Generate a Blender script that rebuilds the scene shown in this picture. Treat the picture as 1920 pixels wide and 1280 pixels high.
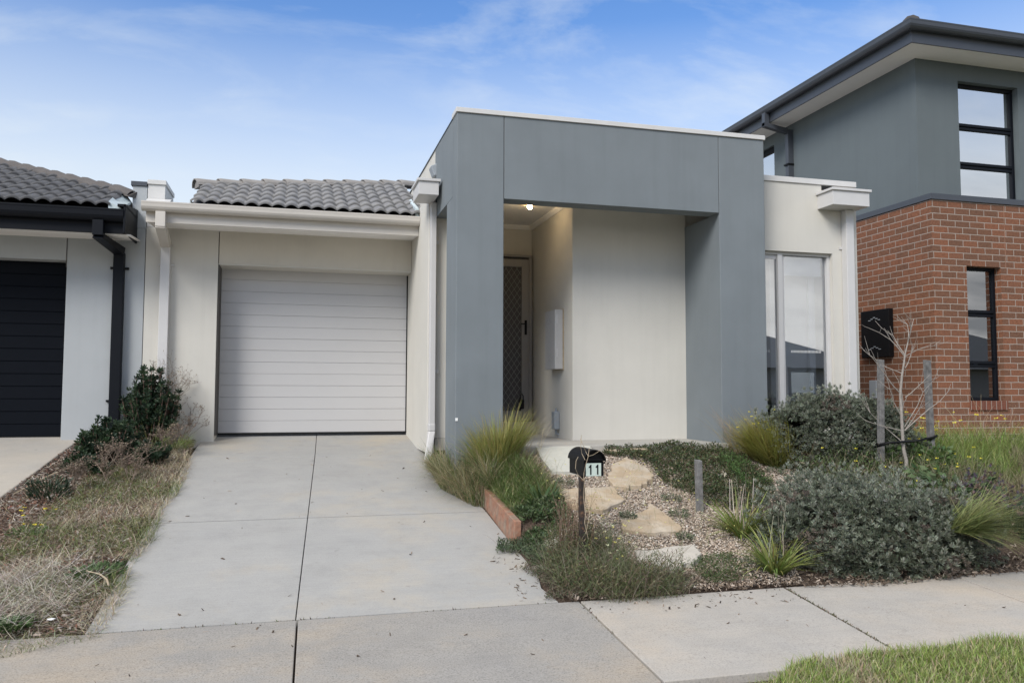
import bpy, math, random
import numpy as np
from mathutils import Vector, Matrix
for o in list(bpy.data.objects): bpy.data.objects.remove(o)
S = bpy.context.scene
COL = S.collection
R = math.radians

# ------------------------------------------------------------------ camera
F, YAW, PIT, ROL = 1521.26, 0.260676, 0.0614925, 0.0027854
CAM = Vector((0.94034, -10.89097, 0.545018))
cd = bpy.data.cameras.new('camera'); cam = bpy.data.objects.new('camera', cd); COL.objects.link(cam)
cd.sensor_width = 36; cd.lens = F/1920*36; cd.clip_start = .05; cd.clip_end = 3000
fw = Vector((math.sin(YAW)*math.cos(PIT), math.cos(YAW)*math.cos(PIT), math.sin(PIT)))
rt = Vector((math.cos(YAW), -math.sin(YAW), 0)); up = rt.cross(fw)
r2 = math.cos(ROL)*rt+math.sin(ROL)*up; u2 = -math.sin(ROL)*rt+math.cos(ROL)*up
m = Matrix((r2, u2, -fw)).transposed().to_4x4(); m.translation = CAM
cam.matrix_world = m; S.camera = cam
S.view_settings.view_transform = 'Standard'; S.view_settings.look = 'None'
S.view_settings.exposure = 0.60; S.view_settings.gamma = 1.0
S.cycles.max_bounces = 8; S.cycles.diffuse_bounces = 4; S.cycles.transparent_max_bounces = 12

# ------------------------------------------------------------------ sky
SUN_EL, SUN_AZ = R(38), R(226)       # azimuth measured from +Y clockwise: the sun stands behind the camera, to the left
W = bpy.data.worlds.new('World'); S.world = W; W.use_nodes = True
nt = W.node_tree; nt.nodes.clear()
def N(nt, t, **k):
    n = nt.nodes.new(t)
    for a, v in k.items():
        if a.startswith('i_'): n.inputs[a[2:].replace('_', ' ')].default_value = v
        else: setattr(n, a, v)
    return n
def ramp(nt, fac, pts, interp='LINEAR'):
    n = nt.nodes.new('ShaderNodeValToRGB'); n.color_ramp.interpolation = interp
    e = n.color_ramp.elements
    while len(e) < len(pts): e.new(.5)
    for i, (p, c) in enumerate(pts):
        e[i].position = p; e[i].color = c if len(c) == 4 else (*c, 1)
    nt.links.new(fac, n.inputs[0]); return n.outputs[0]
def g(v): return (v, v, v)
L = nt.links.new
sky = N(nt, 'ShaderNodeTexSky', sky_type='NISHITA', sun_disc=False, sun_elevation=SUN_EL, sun_rotation=SUN_AZ, altitude=60, air_density=1.0, dust_density=.6, ozone_density=3.0)
tc = N(nt, 'ShaderNodeTexCoord'); sep = N(nt, 'ShaderNodeSeparateXYZ'); L(tc.outputs['Generated'], sep.inputs[0])
# project the direction on a flat cloud deck so that clouds foreshorten towards the horizon
za = N(nt, 'ShaderNodeMath', operation='MAXIMUM'); L(sep.outputs[2], za.inputs[0]); za.inputs[1].default_value = 0.0
zb = N(nt, 'ShaderNodeMath', operation='ADD'); L(za.outputs[0], zb.inputs[0]); zb.inputs[1].default_value = .22
dx = N(nt, 'ShaderNodeMath', operation='DIVIDE'); L(sep.outputs[0], dx.inputs[0]); L(zb.outputs[0], dx.inputs[1])
dy = N(nt, 'ShaderNodeMath', operation='DIVIDE'); L(sep.outputs[1], dy.inputs[0]); L(zb.outputs[0], dy.inputs[1])
cb = N(nt, 'ShaderNodeCombineXYZ'); L(dx.outputs[0], cb.inputs[0]); L(dy.outputs[0], cb.inputs[1])
mp = N(nt, 'ShaderNodeMapping'); mp.inputs['Rotation'].default_value = (0, 0, R(25)); mp.inputs['Scale'].default_value = (.9, 1.5, 1)
mp.inputs['Location'].default_value = (5.6, 3.2, 0)
L(cb.outputs[0], mp.inputs[0])
n1 = N(nt, 'ShaderNodeTexNoise', i_Scale=3.0, i_Detail=9, i_Roughness=.60, i_Distortion=.35); L(mp.outputs[0], n1.inputs['Vector'])
n2 = N(nt, 'ShaderNodeTexNoise', i_Scale=.55, i_Detail=4, i_Roughness=.5); L(mp.outputs[0], n2.inputs['Vector'])
hz = ramp(nt, sep.outputs[2], [(0, g(.97)), (.15, g(.92)), (.24, g(.74)), (.33, g(.40)), (.42, g(.06)), (.5, g(.0))])      # milky air low over the horizon
c1 = ramp(nt, n1.outputs[0], [(.50, g(0)), (.72, g(.58))])
c2 = ramp(nt, n2.outputs[0], [(.38, g(.25)), (.62, g(1))])
mu = N(nt, 'ShaderNodeMath', operation='MULTIPLY'); L(c1, mu.inputs[0]); L(c2, mu.inputs[1])
s1 = N(nt, 'ShaderNodeMath', operation='SUBTRACT'); s1.inputs[0].default_value = 1; L(mu.outputs[0], s1.inputs[1])
s2 = N(nt, 'ShaderNodeMath', operation='SUBTRACT'); s2.inputs[0].default_value = 1; L(hz, s2.inputs[1])
s3 = N(nt, 'ShaderNodeMath', operation='MULTIPLY'); L(s1.outputs[0], s3.inputs[0]); L(s2.outputs[0], s3.inputs[1])
s4 = N(nt, 'ShaderNodeMath', operation='SUBTRACT'); s4.inputs[0].default_value = 1; L(s3.outputs[0], s4.inputs[1])
# heavier grey cloud over the street side (the half of the sky behind the camera)
bk = ramp(nt, sep.outputs[1], [(0.30, g(1)), (.62, g(0))])
mr = N(nt, 'ShaderNodeMapRange'); L(sep.outputs[1], mr.inputs[0]); mr.inputs[1].default_value = -.25; mr.inputs[2].default_value = -.75; mr.inputs[3].default_value = 0; mr.inputs[4].default_value = 1
lowm = ramp(nt, sep.outputs[2], [(.0, g(1)), (.16, g(1)), (.25, g(.25)), (.45, g(.1))]); mlo = N(nt, 'ShaderNodeMath', operation='MULTIPLY'); L(mr.outputs[0], mlo.inputs[0]); L(lowm, mlo.inputs[1])
n3 = N(nt, 'ShaderNodeTexNoise', i_Scale=1.15, i_Detail=7, i_Roughness=.55, i_Distortion=.3); L(mp.outputs[0], n3.inputs['Vector'])
dk = ramp(nt, n3.outputs[0], [(.36, (7.2, 7.0, 6.7)), (.50, (5.2, 5.1, 5.0)), (.62, (2.6, 2.65, 2.75))])
mixb = N(nt, 'ShaderNodeMix', data_type='RGBA'); L(s4.outputs[0], mixb.inputs[0]); mixb.inputs[7].default_value = (4.9, 5.2, 5.25, 1)
tint = N(nt, 'ShaderNodeMix', data_type='RGBA', blend_type='MULTIPLY'); tint.inputs[0].default_value = 1; L(sky.outputs[0], tint.inputs[6]); tint.inputs[7].default_value = (.52, .82, 1.12, 1)
L(tint.outputs[2], mixb.inputs[6])
mixd = N(nt, 'ShaderNodeMix', data_type='RGBA'); L(mlo.outputs[0], mixd.inputs[0]); L(mixb.outputs[2], mixd.inputs[6]); L(dk, mixd.inputs[7])
# unseen white cloud added overhead for neutral fill light, closes in towards the zenith
zr = N(nt, 'ShaderNodeMapRange', interpolation_type='SMOOTHSTEP'); L(sep.outputs[2], zr.inputs[0]); zr.inputs[1].default_value = .48; zr.inputs[2].default_value = .72; zr.inputs[4].default_value = .9
mixz = N(nt, 'ShaderNodeMix', data_type='RGBA'); L(zr.outputs[0], mixz.inputs[0]); L(mixd.outputs[2], mixz.inputs[6]); mixz.inputs[7].default_value = (6.2, 6.2, 6.2, 1)
bg = N(nt, 'ShaderNodeBackground', i_Strength=.12); L(mixz.outputs[2], bg.inputs[0])
wo = N(nt, 'ShaderNodeOutputWorld'); L(bg.outputs[0], wo.inputs[0])

sd = bpy.data.lights.new('sun', 'SUN'); sd.energy = 2.1; sd.angle = R(26); sd.color = (1, .95, .88)
sun = bpy.data.objects.new('sun', sd); COL.objects.link(sun)
sv = Vector((math.sin(SUN_AZ)*math.cos(SUN_EL), math.cos(SUN_AZ)*math.cos(SUN_EL), math.sin(SUN_EL)))
sun.rotation_euler = sv.to_track_quat('Z', 'Y').to_euler()

# ------------------------------------------------------------------ materials
MATS = {}
def mat(name, base, rough=.85, metal=0, var=.06, vscale=6, bump=.0, bscale=200, spec=.3, detail=6, attr=False, stain=None, rot=0, streak=0, col2=None, c2range=(.45, .65), c2scale=1.0):
    m = bpy.data.materials.new(name); m.use_nodes = True; nt = m.node_tree; L = nt.links.new
    b = nt.nodes['Principled BSDF']; b.inputs['Roughness'].default_value = rough; b.inputs['Metallic'].default_value = metal
    b.inputs['Specular IOR Level'].default_value = spec
    tc = N(nt, 'ShaderNodeTexCoord')
    col = N(nt, 'ShaderNodeRGB'); col.outputs[0].default_value = (*base, 1); c = col.outputs[0]
    if attr:
        at = N(nt, 'ShaderNodeAttribute', attribute_name='Col'); c = at.outputs[0]
    if col2:
        nz = N(nt, 'ShaderNodeTexNoise', i_Scale=c2scale, i_Detail=6, i_Roughness=.6); L(tc.outputs['Object'], nz.inputs['Vector'])
        f = ramp(nt, nz.outputs[0], [(c2range[0], g(0)), (c2range[1], g(1))])
        mx = N(nt, 'ShaderNodeMix', data_type='RGBA'); L(f, mx.inputs[0]); L(c, mx.inputs[6]); mx.inputs[7].default_value = (*col2, 1); c = mx.outputs[2]
    if var:
        nz = N(nt, 'ShaderNodeTexNoise', i_Scale=vscale, i_Detail=detail, i_Roughness=.6); L(tc.outputs['Object'], nz.inputs['Vector'])
        v = ramp(nt, nz.outputs[0], [(.25, g(1-var)), (.75, g(1+var))])
        mx = N(nt, 'ShaderNodeMix', data_type='RGBA', blend_type='MULTIPLY'); mx.inputs[0].default_value = 1; L(c, mx.inputs[6]); L(v, mx.inputs[7]); c = mx.outputs[2]
    if streak:
        mpn = N(nt, 'ShaderNodeMapping'); mpn.inputs['Scale'].default_value = (9, 9, .55); L(tc.outputs['Object'], mpn.inputs[0])
        nz = N(nt, 'ShaderNodeTexNoise', i_Scale=1.0, i_Detail=5, i_Roughness=.65); L(mpn.outputs[0], nz.inputs['Vector'])
        v = ramp(nt, nz.outputs[0], [(.30, g(1-streak*1.6)), (.48, g(1)), (.75, g(1+streak*.6))])
        mx = N(nt, 'ShaderNodeMix', data_type='RGBA', blend_type='MULTIPLY'); mx.inputs[0].default_value = 1; L(c, mx.inputs[6]); L(v, mx.inputs[7]); c = mx.outputs[2]
    L(c, b.inputs['Base Color'])
    if bump:
        nz = N(nt, 'ShaderNodeTexNoise', i_Scale=bscale, i_Detail=3, i_Roughness=.6); L(tc.outputs['Object'], nz.inputs['Vector'])
        bp = N(nt, 'ShaderNodeBump', i_Strength=bump, i_Distance=.004); L(nz.outputs[0], bp.inputs['Height']); L(bp.outputs[0], b.inputs['Normal'])
    MATS[name] = m; return m
mat('cream_render', (.60, .578, .525), .9, streak=.018, var=.05, vscale=1.6, bump=.5, bscale=260)
mat('cream_panel', (.575, .54, .47), .9, streak=.018, var=.05, vscale=2.2, bump=.5, bscale=260)
mat('pale_render', (.405, .425, .435), .9, streak=.018, var=.05, vscale=1.6, bump=.5, bscale=260)
mat('grey_render', (.188, .211, .225), .92, streak=.03, var=.09, vscale=1.3, bump=.6, bscale=240)
mat('dark_grey_render', (.128, .150, .158), .92, streak=.03, var=.07, vscale=.9, bump=.6, bscale=240)
mat('soffit_white', (.84, .82, .79), .8, var=.02)
mat('cream_metal', (.56, .525, .475), .45, var=.03, spec=.5)
mat('white_metal', (.58, .57, .56), .4, var=.03, spec=.5)
mat('cap_metal', (.60, .59, .57), .45, var=.05, spec=.5)
mat('door_metal', (.50, .493, .49), .45, var=.02, vscale=1.0, spec=.5)
mat('charcoal_metal', (.006, .0075, .011), .5, var=.05, spec=.16)
mat('slate_metal', (.055, .062, .075), .42, var=.05, spec=.5)
mat('black_metal', (.006, .006, .007), .5, var=.1, spec=.2)
mat('black_door', (.005, .0065, .010), .55, var=.08, spec=.07)
mat('light_grey_plastic', (.33, .36, .39), .5, var=.04)
mat('galvanised', (.52, .60, .62), .4, var=.1, vscale=12, spec=.6)
mat('box_beige', (.52, .51, .50), .5, var=.04)
mat('screen_frame', (.27, .255, .24), .5, var=.04); mat('screen_mesh', (.105, .10, .095), .8, var=.04); mat('grille_metal', (.30, .29, .28), .5)
mat('rubber', (.012, .012, .012), .8)
mat('mastic', (.09, .085, .08), .9)
mat('paint_white', (.8, .8, .78), .6, var=0)
mat('plate_pale', (.52, .60, .54), .5, var=.05, vscale=40)
mat('timber_red', (.31, .155, .10), .8, var=.30, vscale=22, bump=.9, bscale=45, col2=(.27, .215, .165), c2range=(.42, .66), c2scale=7)
mat('timber_pale', (.42, .34, .24), .85, var=.2, vscale=14, bump=.5, bscale=60)
mat('weathered_wood', (.17, .165, .16), .9, var=.45, vscale=20, bump=.8, bscale=70)
mat('bark_pale', (.30, .27, .24), .85, var=.3, vscale=30, bump=.5, bscale=90)
mat('bark_dead', (.20, .155, .12), .85, var=.3, vscale=30)
mat('brown_twig', (.14, .09, .07), .85, var=.3, vscale=30)
mat('sandstone', (.405, .315, .215), .9, var=.13, vscale=9, bump=.8, bscale=50, col2=(.46, .395, .31), c2range=(.45, .62), c2scale=5)
mat('pale_stone', (.50, .49, .43), .9, var=.08, vscale=9, bump=.8, bscale=50)
mat('white_stone', (.46, .425, .37), .9, var=.10, vscale=12, bump=.8, bscale=50)
mat('foliage', (.1, .1, .1), .55, var=.12, vscale=30, attr=True, spec=.35)
mat('matte_attr', (.1, .1, .1), .9, var=.1, vscale=60, attr=True, spec=.2)
mat('interior', (.62, .63, .64), .9)
mat('blind', (.85, .86, .88), .8)
mat('dark_interior', (.03, .03, .034), .9)
mat('asphalt', (.05, .05, .052), .9, var=.2, vscale=3, bump=.6, bscale=90)
mat('far_wall', (.22, .21, .20), .9); mat('far_roof', (.10, .105, .11), .8)
mat('dark_planter', (.018, .018, .02), .6)
mat('leaf_paper', (.7, .7, .7), .8)
mat('blue_plastic', (.25, .5, .62), .5)
mat('warm_glass_off', (.75, .66, .5), .5)

def translucent_foliage():
    m = MATS['foliage']; nt = m.node_tree; b = nt.nodes['Principled BSDF']
    out = nt.nodes['Material Output']; tr = N(nt, 'ShaderNodeBsdfTranslucent'); mx = N(nt, 'ShaderNodeMixShader'); mx.inputs[0].default_value = .22
    nt.links.new(b.inputs['Base Color'].links[0].from_socket, tr.inputs[0])
    nt.links.new(b.outputs[0], mx.inputs[1]); nt.links.new(tr.outputs[0], mx.inputs[2]); nt.links.new(mx.outputs[0], out.inputs[0])
translucent_foliage()

def concrete(name, base, warm, fine, tan_scale=.7, speck=0.0, grey=None):
    m = bpy.data.materials.new(name); m.use_nodes = True; nt = m.node_tree; L = nt.links.new
    b = nt.nodes['Principled BSDF']; b.inputs['Roughness'].default_value = .88; b.inputs['Specular IOR Level'].default_value = .25
    tc = N(nt, 'ShaderNodeTexCoord')
    a = N(nt, 'ShaderNodeTexNoise', i_Scale=tan_scale, i_Detail=8, i_Roughness=.66, i_Distortion=.15); L(tc.outputs['Object'], a.inputs['Vector'])
    c = ramp(nt, a.outputs[0], [(.30, grey or tuple(x*.86 for x in base)), (.5, base), (.68, warm)])
    a2 = N(nt, 'ShaderNodeTexNoise', i_Scale=3.2, i_Detail=12, i_Roughness=.74, i_Distortion=.25); L(tc.outputs['Object'], a2.inputs['Vector'])
    v = ramp(nt, a2.outputs[0], [(.28, g(.89)), (.5, g(1)), (.75, g(1.06))])
    mx = N(nt, 'ShaderNodeMix', data_type='RGBA', blend_type='MULTIPLY'); mx.inputs[0].default_value = 1; L(c, mx.inputs[6]); L(v, mx.inputs[7]); c = mx.outputs[2]
    a3 = N(nt, 'ShaderNodeTexNoise', i_Scale=110, i_Detail=4, i_Roughness=.75); L(tc.outputs['Object'], a3.inputs['Vector'])
    v = ramp(nt, a3.outputs[0], [(.30, g(1-fine*2.2)), (.46, g(1)), (.7, g(1+fine))])
    mx = N(nt, 'ShaderNodeMix', data_type='RGBA', blend_type='MULTIPLY'); mx.inputs[0].default_value = 1; L(c, mx.inputs[6]); L(v, mx.inputs[7]); c = mx.outputs[2]
    # small dark stains and spots
    vo = N(nt, 'ShaderNodeTexNoise', i_Scale=7.5, i_Detail=3, i_Roughness=.5); L(tc.outputs['Object'], vo.inputs['Vector'])
    v = ramp(nt, vo.outputs[0], [(.69, g(1)), (.77, g(.82))])
    mx = N(nt, 'ShaderNodeMix', data_type='RGBA', blend_type='MULTIPLY'); mx.inputs[0].default_value = 1; L(c, mx.inputs[6]); L(v, mx.inputs[7]); c = mx.outputs[2]
    # faint broom marks across the slab
    bm = N(nt, 'ShaderNodeMapping'); bm.inputs['Scale'].default_value = (1.2, 60, 1); L(tc.outputs['Object'], bm.inputs[0])
    bn = N(nt, 'ShaderNodeTexNoise', i_Scale=2, i_Detail=3); L(bm.outputs[0], bn.inputs['Vector']); v = ramp(nt, bn.outputs[0], [(.3, g(.965)), (.7, g(1.03))])
    mx = N(nt, 'ShaderNodeMix', data_type='RGBA', blend_type='MULTIPLY'); mx.inputs[0].default_value = 1; L(c, mx.inputs[6]); L(v, mx.inputs[7]); c = mx.outputs[2]
    L(c, b.inputs['Base Color'])
    bp = N(nt, 'ShaderNodeBump', i_Strength=.35+fine*2, i_Distance=.003); L(a3.outputs[0], bp.inputs['Height']); L(bp.outputs[0], b.inputs['Normal'])
    MATS[name] = m
concrete('drive_concrete', (.350, .343, .327), (.405, .365, .305), .08, grey=(.318, .315, .307))
concrete('path_concrete', (.305, .288, .264), (.37, .315, .25), .25, tan_scale=.8, grey=(.295, .285, .272))
concrete('path_light', (.400, .372, .335), (.44, .385, .32), .17, tan_scale=.9, grey=(.355, .34, .32))
concrete('warm_concrete', (.42, .385, .335), (.45, .405, .34), .07, grey=(.38, .365, .34))
concrete('porch_concrete', (.40, .385, .35), (.44, .41, .36), .05)

def brick(name, bw, rh, c1, c2, mort, offset=.5):
    m = bpy.data.materials.new(name); m.use_nodes = True; nt = m.node_tree; L = nt.links.new
    b = nt.nodes['Principled BSDF']; b.inputs['Roughness'].default_value = .85; b.inputs['Specular IOR Level'].default_value = .3
    uv = N(nt, 'ShaderNodeUVMap', uv_map='UVMap'); tc = N(nt, 'ShaderNodeTexCoord')
    wn = N(nt, 'ShaderNodeTexNoise', i_Scale=9, i_Detail=4, i_Roughness=.7); L(tc.outputs['Object'], wn.inputs['Vector'])
    wm = N(nt, 'ShaderNodeVectorMath', operation='MULTIPLY_ADD'); L(wn.outputs['Color'], wm.inputs[0]); wm.inputs[1].default_value = (.012, .010, 0); L(uv.outputs[0], wm.inputs[2])
    br = N(nt, 'ShaderNodeTexBrick', offset=offset, offset_frequency=2); L(wm.outputs[0], br.inputs['Vector'])
    for k, v in dict(Scale=1, **{'Mortar Size': .0052, 'Mortar Smooth': .12, 'Brick Width': bw, 'Row Height': rh, 'Bias': 0}).items(): br.inputs[k].default_value = v
    br.inputs['Color1'].default_value = (*c1, 1); br.inputs['Color2'].default_value = (*c2, 1); br.inputs['Mortar'].default_value = (*mort, 1)
    nz = N(nt, 'ShaderNodeTexNoise', i_Scale=38, i_Detail=6, i_Roughness=.7); L(tc.outputs['Object'], nz.inputs['Vector'])
    v = ramp(nt, nz.outputs[0], [(.3, g(.62)), (.5, g(1)), (.72, g(1.3))])
    inv = N(nt, 'ShaderNodeMath', operation='SUBTRACT'); inv.inputs[0].default_value = 1; L(br.outputs['Fac'], inv.inputs[1])
    mx = N(nt, 'ShaderNodeMix', data_type='RGBA', blend_type='MULTIPLY'); L(inv.outputs[0], mx.inputs[0]); L(br.outputs[0], mx.inputs[6]); L(v, mx.inputs[7])
    L(mx.outputs[2], b.inputs['Base Color'])
    h = N(nt, 'ShaderNodeMath', operation='MULTIPLY_ADD'); L(nz.outputs[0], h.inputs[0]); h.inputs[1].default_value = .25; L(inv.outputs[0], h.inputs[2])
    bp = N(nt, 'ShaderNodeBump', i_Strength=.8, i_Distance=.006); L(h.outputs[0], bp.inputs['Height']); L(bp.outputs[0], b.inputs['Normal'])
    MATS[name] = m
brick('red_brick', .24, .0865, (.222, .092, .050), (.150, .076, .047), (.37, .315, .27))
brick('sill_brick', .083, .30, (.185, .066, .038), (.15, .060, .040), (.30, .25, .21), offset=0)

def glassmat(name, refl=.45, tint=(.75, .8, .82), rough=.01):
    m = bpy.data.materials.new(name); m.use_nodes = True; nt = m.node_tree; nt.nodes.clear(); L = nt.links.new
    o = N(nt, 'ShaderNodeOutputMaterial'); t = N(nt, 'ShaderNodeBsdfTransparent'); t.inputs[0].default_value = (*tint, 1)
    gl = N(nt, 'ShaderNodeBsdfGlossy', i_Roughness=rough); gl.inputs[0].default_value = (.95, .97, 1, 1)
    lw = N(nt, 'ShaderNodeFresnel', i_IOR=1.5); ad = N(nt, 'ShaderNodeMath', operation='ADD', use_clamp=True); L(lw.outputs[0], ad.inputs[0]); ad.inputs[1].default_value = refl
    mx = N(nt, 'ShaderNodeMixShader'); L(ad.outputs[0], mx.inputs[0]); L(t.outputs[0], mx.inputs[1]); L(gl.outputs[0], mx.inputs[2]); L(mx.outputs[0], o.inputs[0])
    MATS[name] = m
glassmat('window_glass', .24, (.95, .965, .97)); glassmat('dark_glass', .30, (.5, .53, .55)); glassmat('upper_glass', .68)

def tile_mat():
    m = mat('roof_tile', (.175, .175, .18), .62, var=.22, vscale=9, bump=.4, bscale=120, spec=.4, col2=(.215, .21, .205), c2range=(.4, .6), c2scale=4)
tile_mat(); mat('ridge_cap_tile', (.27, .255, .24), .7, var=.14, vscale=5, bump=.4, bscale=90)
mat('dark_ridge_tile', (.105, .095, .09), .7, var=.14, vscale=5, bump=.4, bscale=90)
mat('dark_roof_tile', (.058, .059, .064), .55, var=.22, vscale=9, bump=.4, bscale=120, spec=.45, col2=(.080, .081, .086), c2range=(.4, .6), c2scale=4)

def bulbmat():
    m = bpy.data.materials.new('lit_bulb'); m.use_nodes = True; b = m.node_tree.nodes['Principled BSDF']
    b.inputs['Base Color'].default_value = (1, .9, .7, 1); b.inputs['Emission Color'].default_value = (1, .74, .42, 1); b.inputs['Emission Strength'].default_value = 60
    MATS['lit_bulb'] = m
bulbmat()

def groundmat():
    m = bpy.data.materials.new('garden_soil'); m.use_nodes = True; nt = m.node_tree; L = nt.links.new
    b = nt.nodes['Principled BSDF']; b.inputs['Roughness'].default_value = .95; b.inputs['Specular IOR Level'].default_value = .15
    tc = N(nt, 'ShaderNodeTexCoord')
    vo = N(nt, 'ShaderNodeTexVoronoi', i_Scale=85, i_Randomness=1); L(tc.outputs['Object'], vo.inputs['Vector'])
    sp = N(nt, 'ShaderNodeSeparateColor'); L(vo.outputs['Color'], sp.inputs[0])
    peb = ramp(nt, sp.outputs[0], [(0, (.20, .15, .115)), (.25, (.34, .27, .21)), (.5, (.42, .345, .275)), (.75, (.47, .40, .33)), (1, (.56, .50, .43))])
    di = ramp(nt, vo.outputs['Distance'], [(.0, g(1)), (.5, g(.75)), (.8, g(.35))])
    mx = N(nt, 'ShaderNodeMix', data_type='RGBA', blend_type='MULTIPLY'); mx.inputs[0].default_value = 1; L(peb, mx.inputs[6]); L(di, mx.inputs[7])
    nz = N(nt, 'ShaderNodeTexNoise', i_Scale=60, i_Detail=6, i_Roughness=.7); L(tc.outputs['Object'], nz.inputs['Vector'])
    soil = ramp(nt, nz.outputs[0], [(.3, (.035, .024, .018)), (.5, (.085, .060, .045)), (.7, (.19, .145, .115))])
    # gravel lies in the front garden only; a ragged border separates it from the soil and bark
    sep = N(nt, 'ShaderNodeSeparateXYZ'); L(tc.outputs['Object'], sep.inputs[0])
    wz = N(nt, 'ShaderNodeTexNoise', i_Scale=3, i_Detail=5); L(tc.outputs['Object'], wz.inputs['Vector'])
    def edge(o, a, bb):
        q = N(nt, 'ShaderNodeMath', operation='MULTIPLY_ADD'); L(wz.outputs[0], q.inputs[0]); q.inputs[1].default_value = .5; L(o, q.inputs[2])
        r_ = N(nt, 'ShaderNodeMapRange', interpolation_type='SMOOTHSTEP'); L(q.outputs[0], r_.inputs[0]); r_.inputs[1].default_value = a+.25; r_.inputs[2].default_value = bb+.25; return r_.outputs[0]
    e = [edge(sep.outputs[0], 2.85, 3.15), edge(sep.outputs[0], 6.0, 5.6), edge(sep.outputs[1], -5.75, -5.45), edge(sep.outputs[1], -2.9, -3.0)]
    f = e[0]
    for q in e[1:]:
        k = N(nt, 'ShaderNodeMath', operation='MULTIPLY'); L(f, k.inputs[0]); L(q, k.inputs[1]); f = k.outputs[0]
    m2 = N(nt, 'ShaderNodeMix', data_type='RGBA'); L(f, m2.inputs[0]); L(soil, m2.inputs[6]); L(mx.outputs[2], m2.inputs[7])
    # beyond the plots the sheet is ordinary mown verge
    ab = N(nt, 'ShaderNodeMath', operation='ABSOLUTE'); L(sep.outputs[0], ab.inputs[0]); fr = N(nt, 'ShaderNodeMapRange'); L(ab.outputs[0], fr.inputs[0]); fr.inputs[1].default_value = 11; fr.inputs[2].default_value = 12
    fy = N(nt, 'ShaderNodeMapRange'); L(sep.outputs[1], fy.inputs[0]); fy.inputs[1].default_value = -7.2; fy.inputs[2].default_value = -7.6
    fm = N(nt, 'ShaderNodeMath', operation='MAXIMUM'); L(fr.outputs[0], fm.inputs[0]); L(fy.outputs[0], fm.inputs[1])
    m3 = N(nt, 'ShaderNodeMix', data_type='RGBA'); L(fm.outputs[0], m3.inputs[0]); L(m2.outputs[2], m3.inputs[6]); m3.inputs[7].default_value = (.15, .15, .08, 1)
    L(m3.outputs[2], b.inputs['Base Color'])
    bp = N(nt, 'ShaderNodeBump', i_Strength=.9, i_Distance=.012); L(nz.outputs[0], bp.inputs['Height']); L(bp.outputs[0], b.inputs['Normal'])
    MATS['garden_soil'] = m
groundmat()

# ------------------------------------------------------------------ mesh helpers
def tag(o, label=None, cat=None, group=None, kind=None):
    if label: o['label'] = label
    if cat: o['category'] = cat
    if group: o['group'] = group
    if kind: o['kind'] = kind
    return o
def empty(name, loc=(0, 0, 0), label=None, cat=None, group=None):
    o = bpy.data.objects.new(name, None); COL.objects.link(o); o.location = loc; o.empty_display_size = .1
    return tag(o, label, cat, group)
def uvbox(me):
    uv = me.uv_layers.new(name='UVMap')
    n = len(me.loops); vi = np.empty(n, np.int32); me.loops.foreach_get('vertex_index', vi)
    co = np.empty(len(me.vertices)*3); me.vertices.foreach_get('co', co); co = co.reshape(-1, 3)[vi]
    pn = np.empty(len(me.polygons)*3); me.polygons.foreach_get('normal', pn); pn = np.abs(pn.reshape(-1, 3))
    lt = np.empty(len(me.polygons), np.int32); me.polygons.foreach_get('loop_total', lt); pn = np.repeat(pn, lt, axis=0)
    ax = pn.argmax(1); out = np.empty((n, 2))
    out[:, 0] = np.where(ax == 0, co[:, 1], co[:, 0]); out[:, 1] = np.where(ax == 2, co[:, 1], co[:, 2])
    uv.data.foreach_set('uv', out.ravel())
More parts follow.
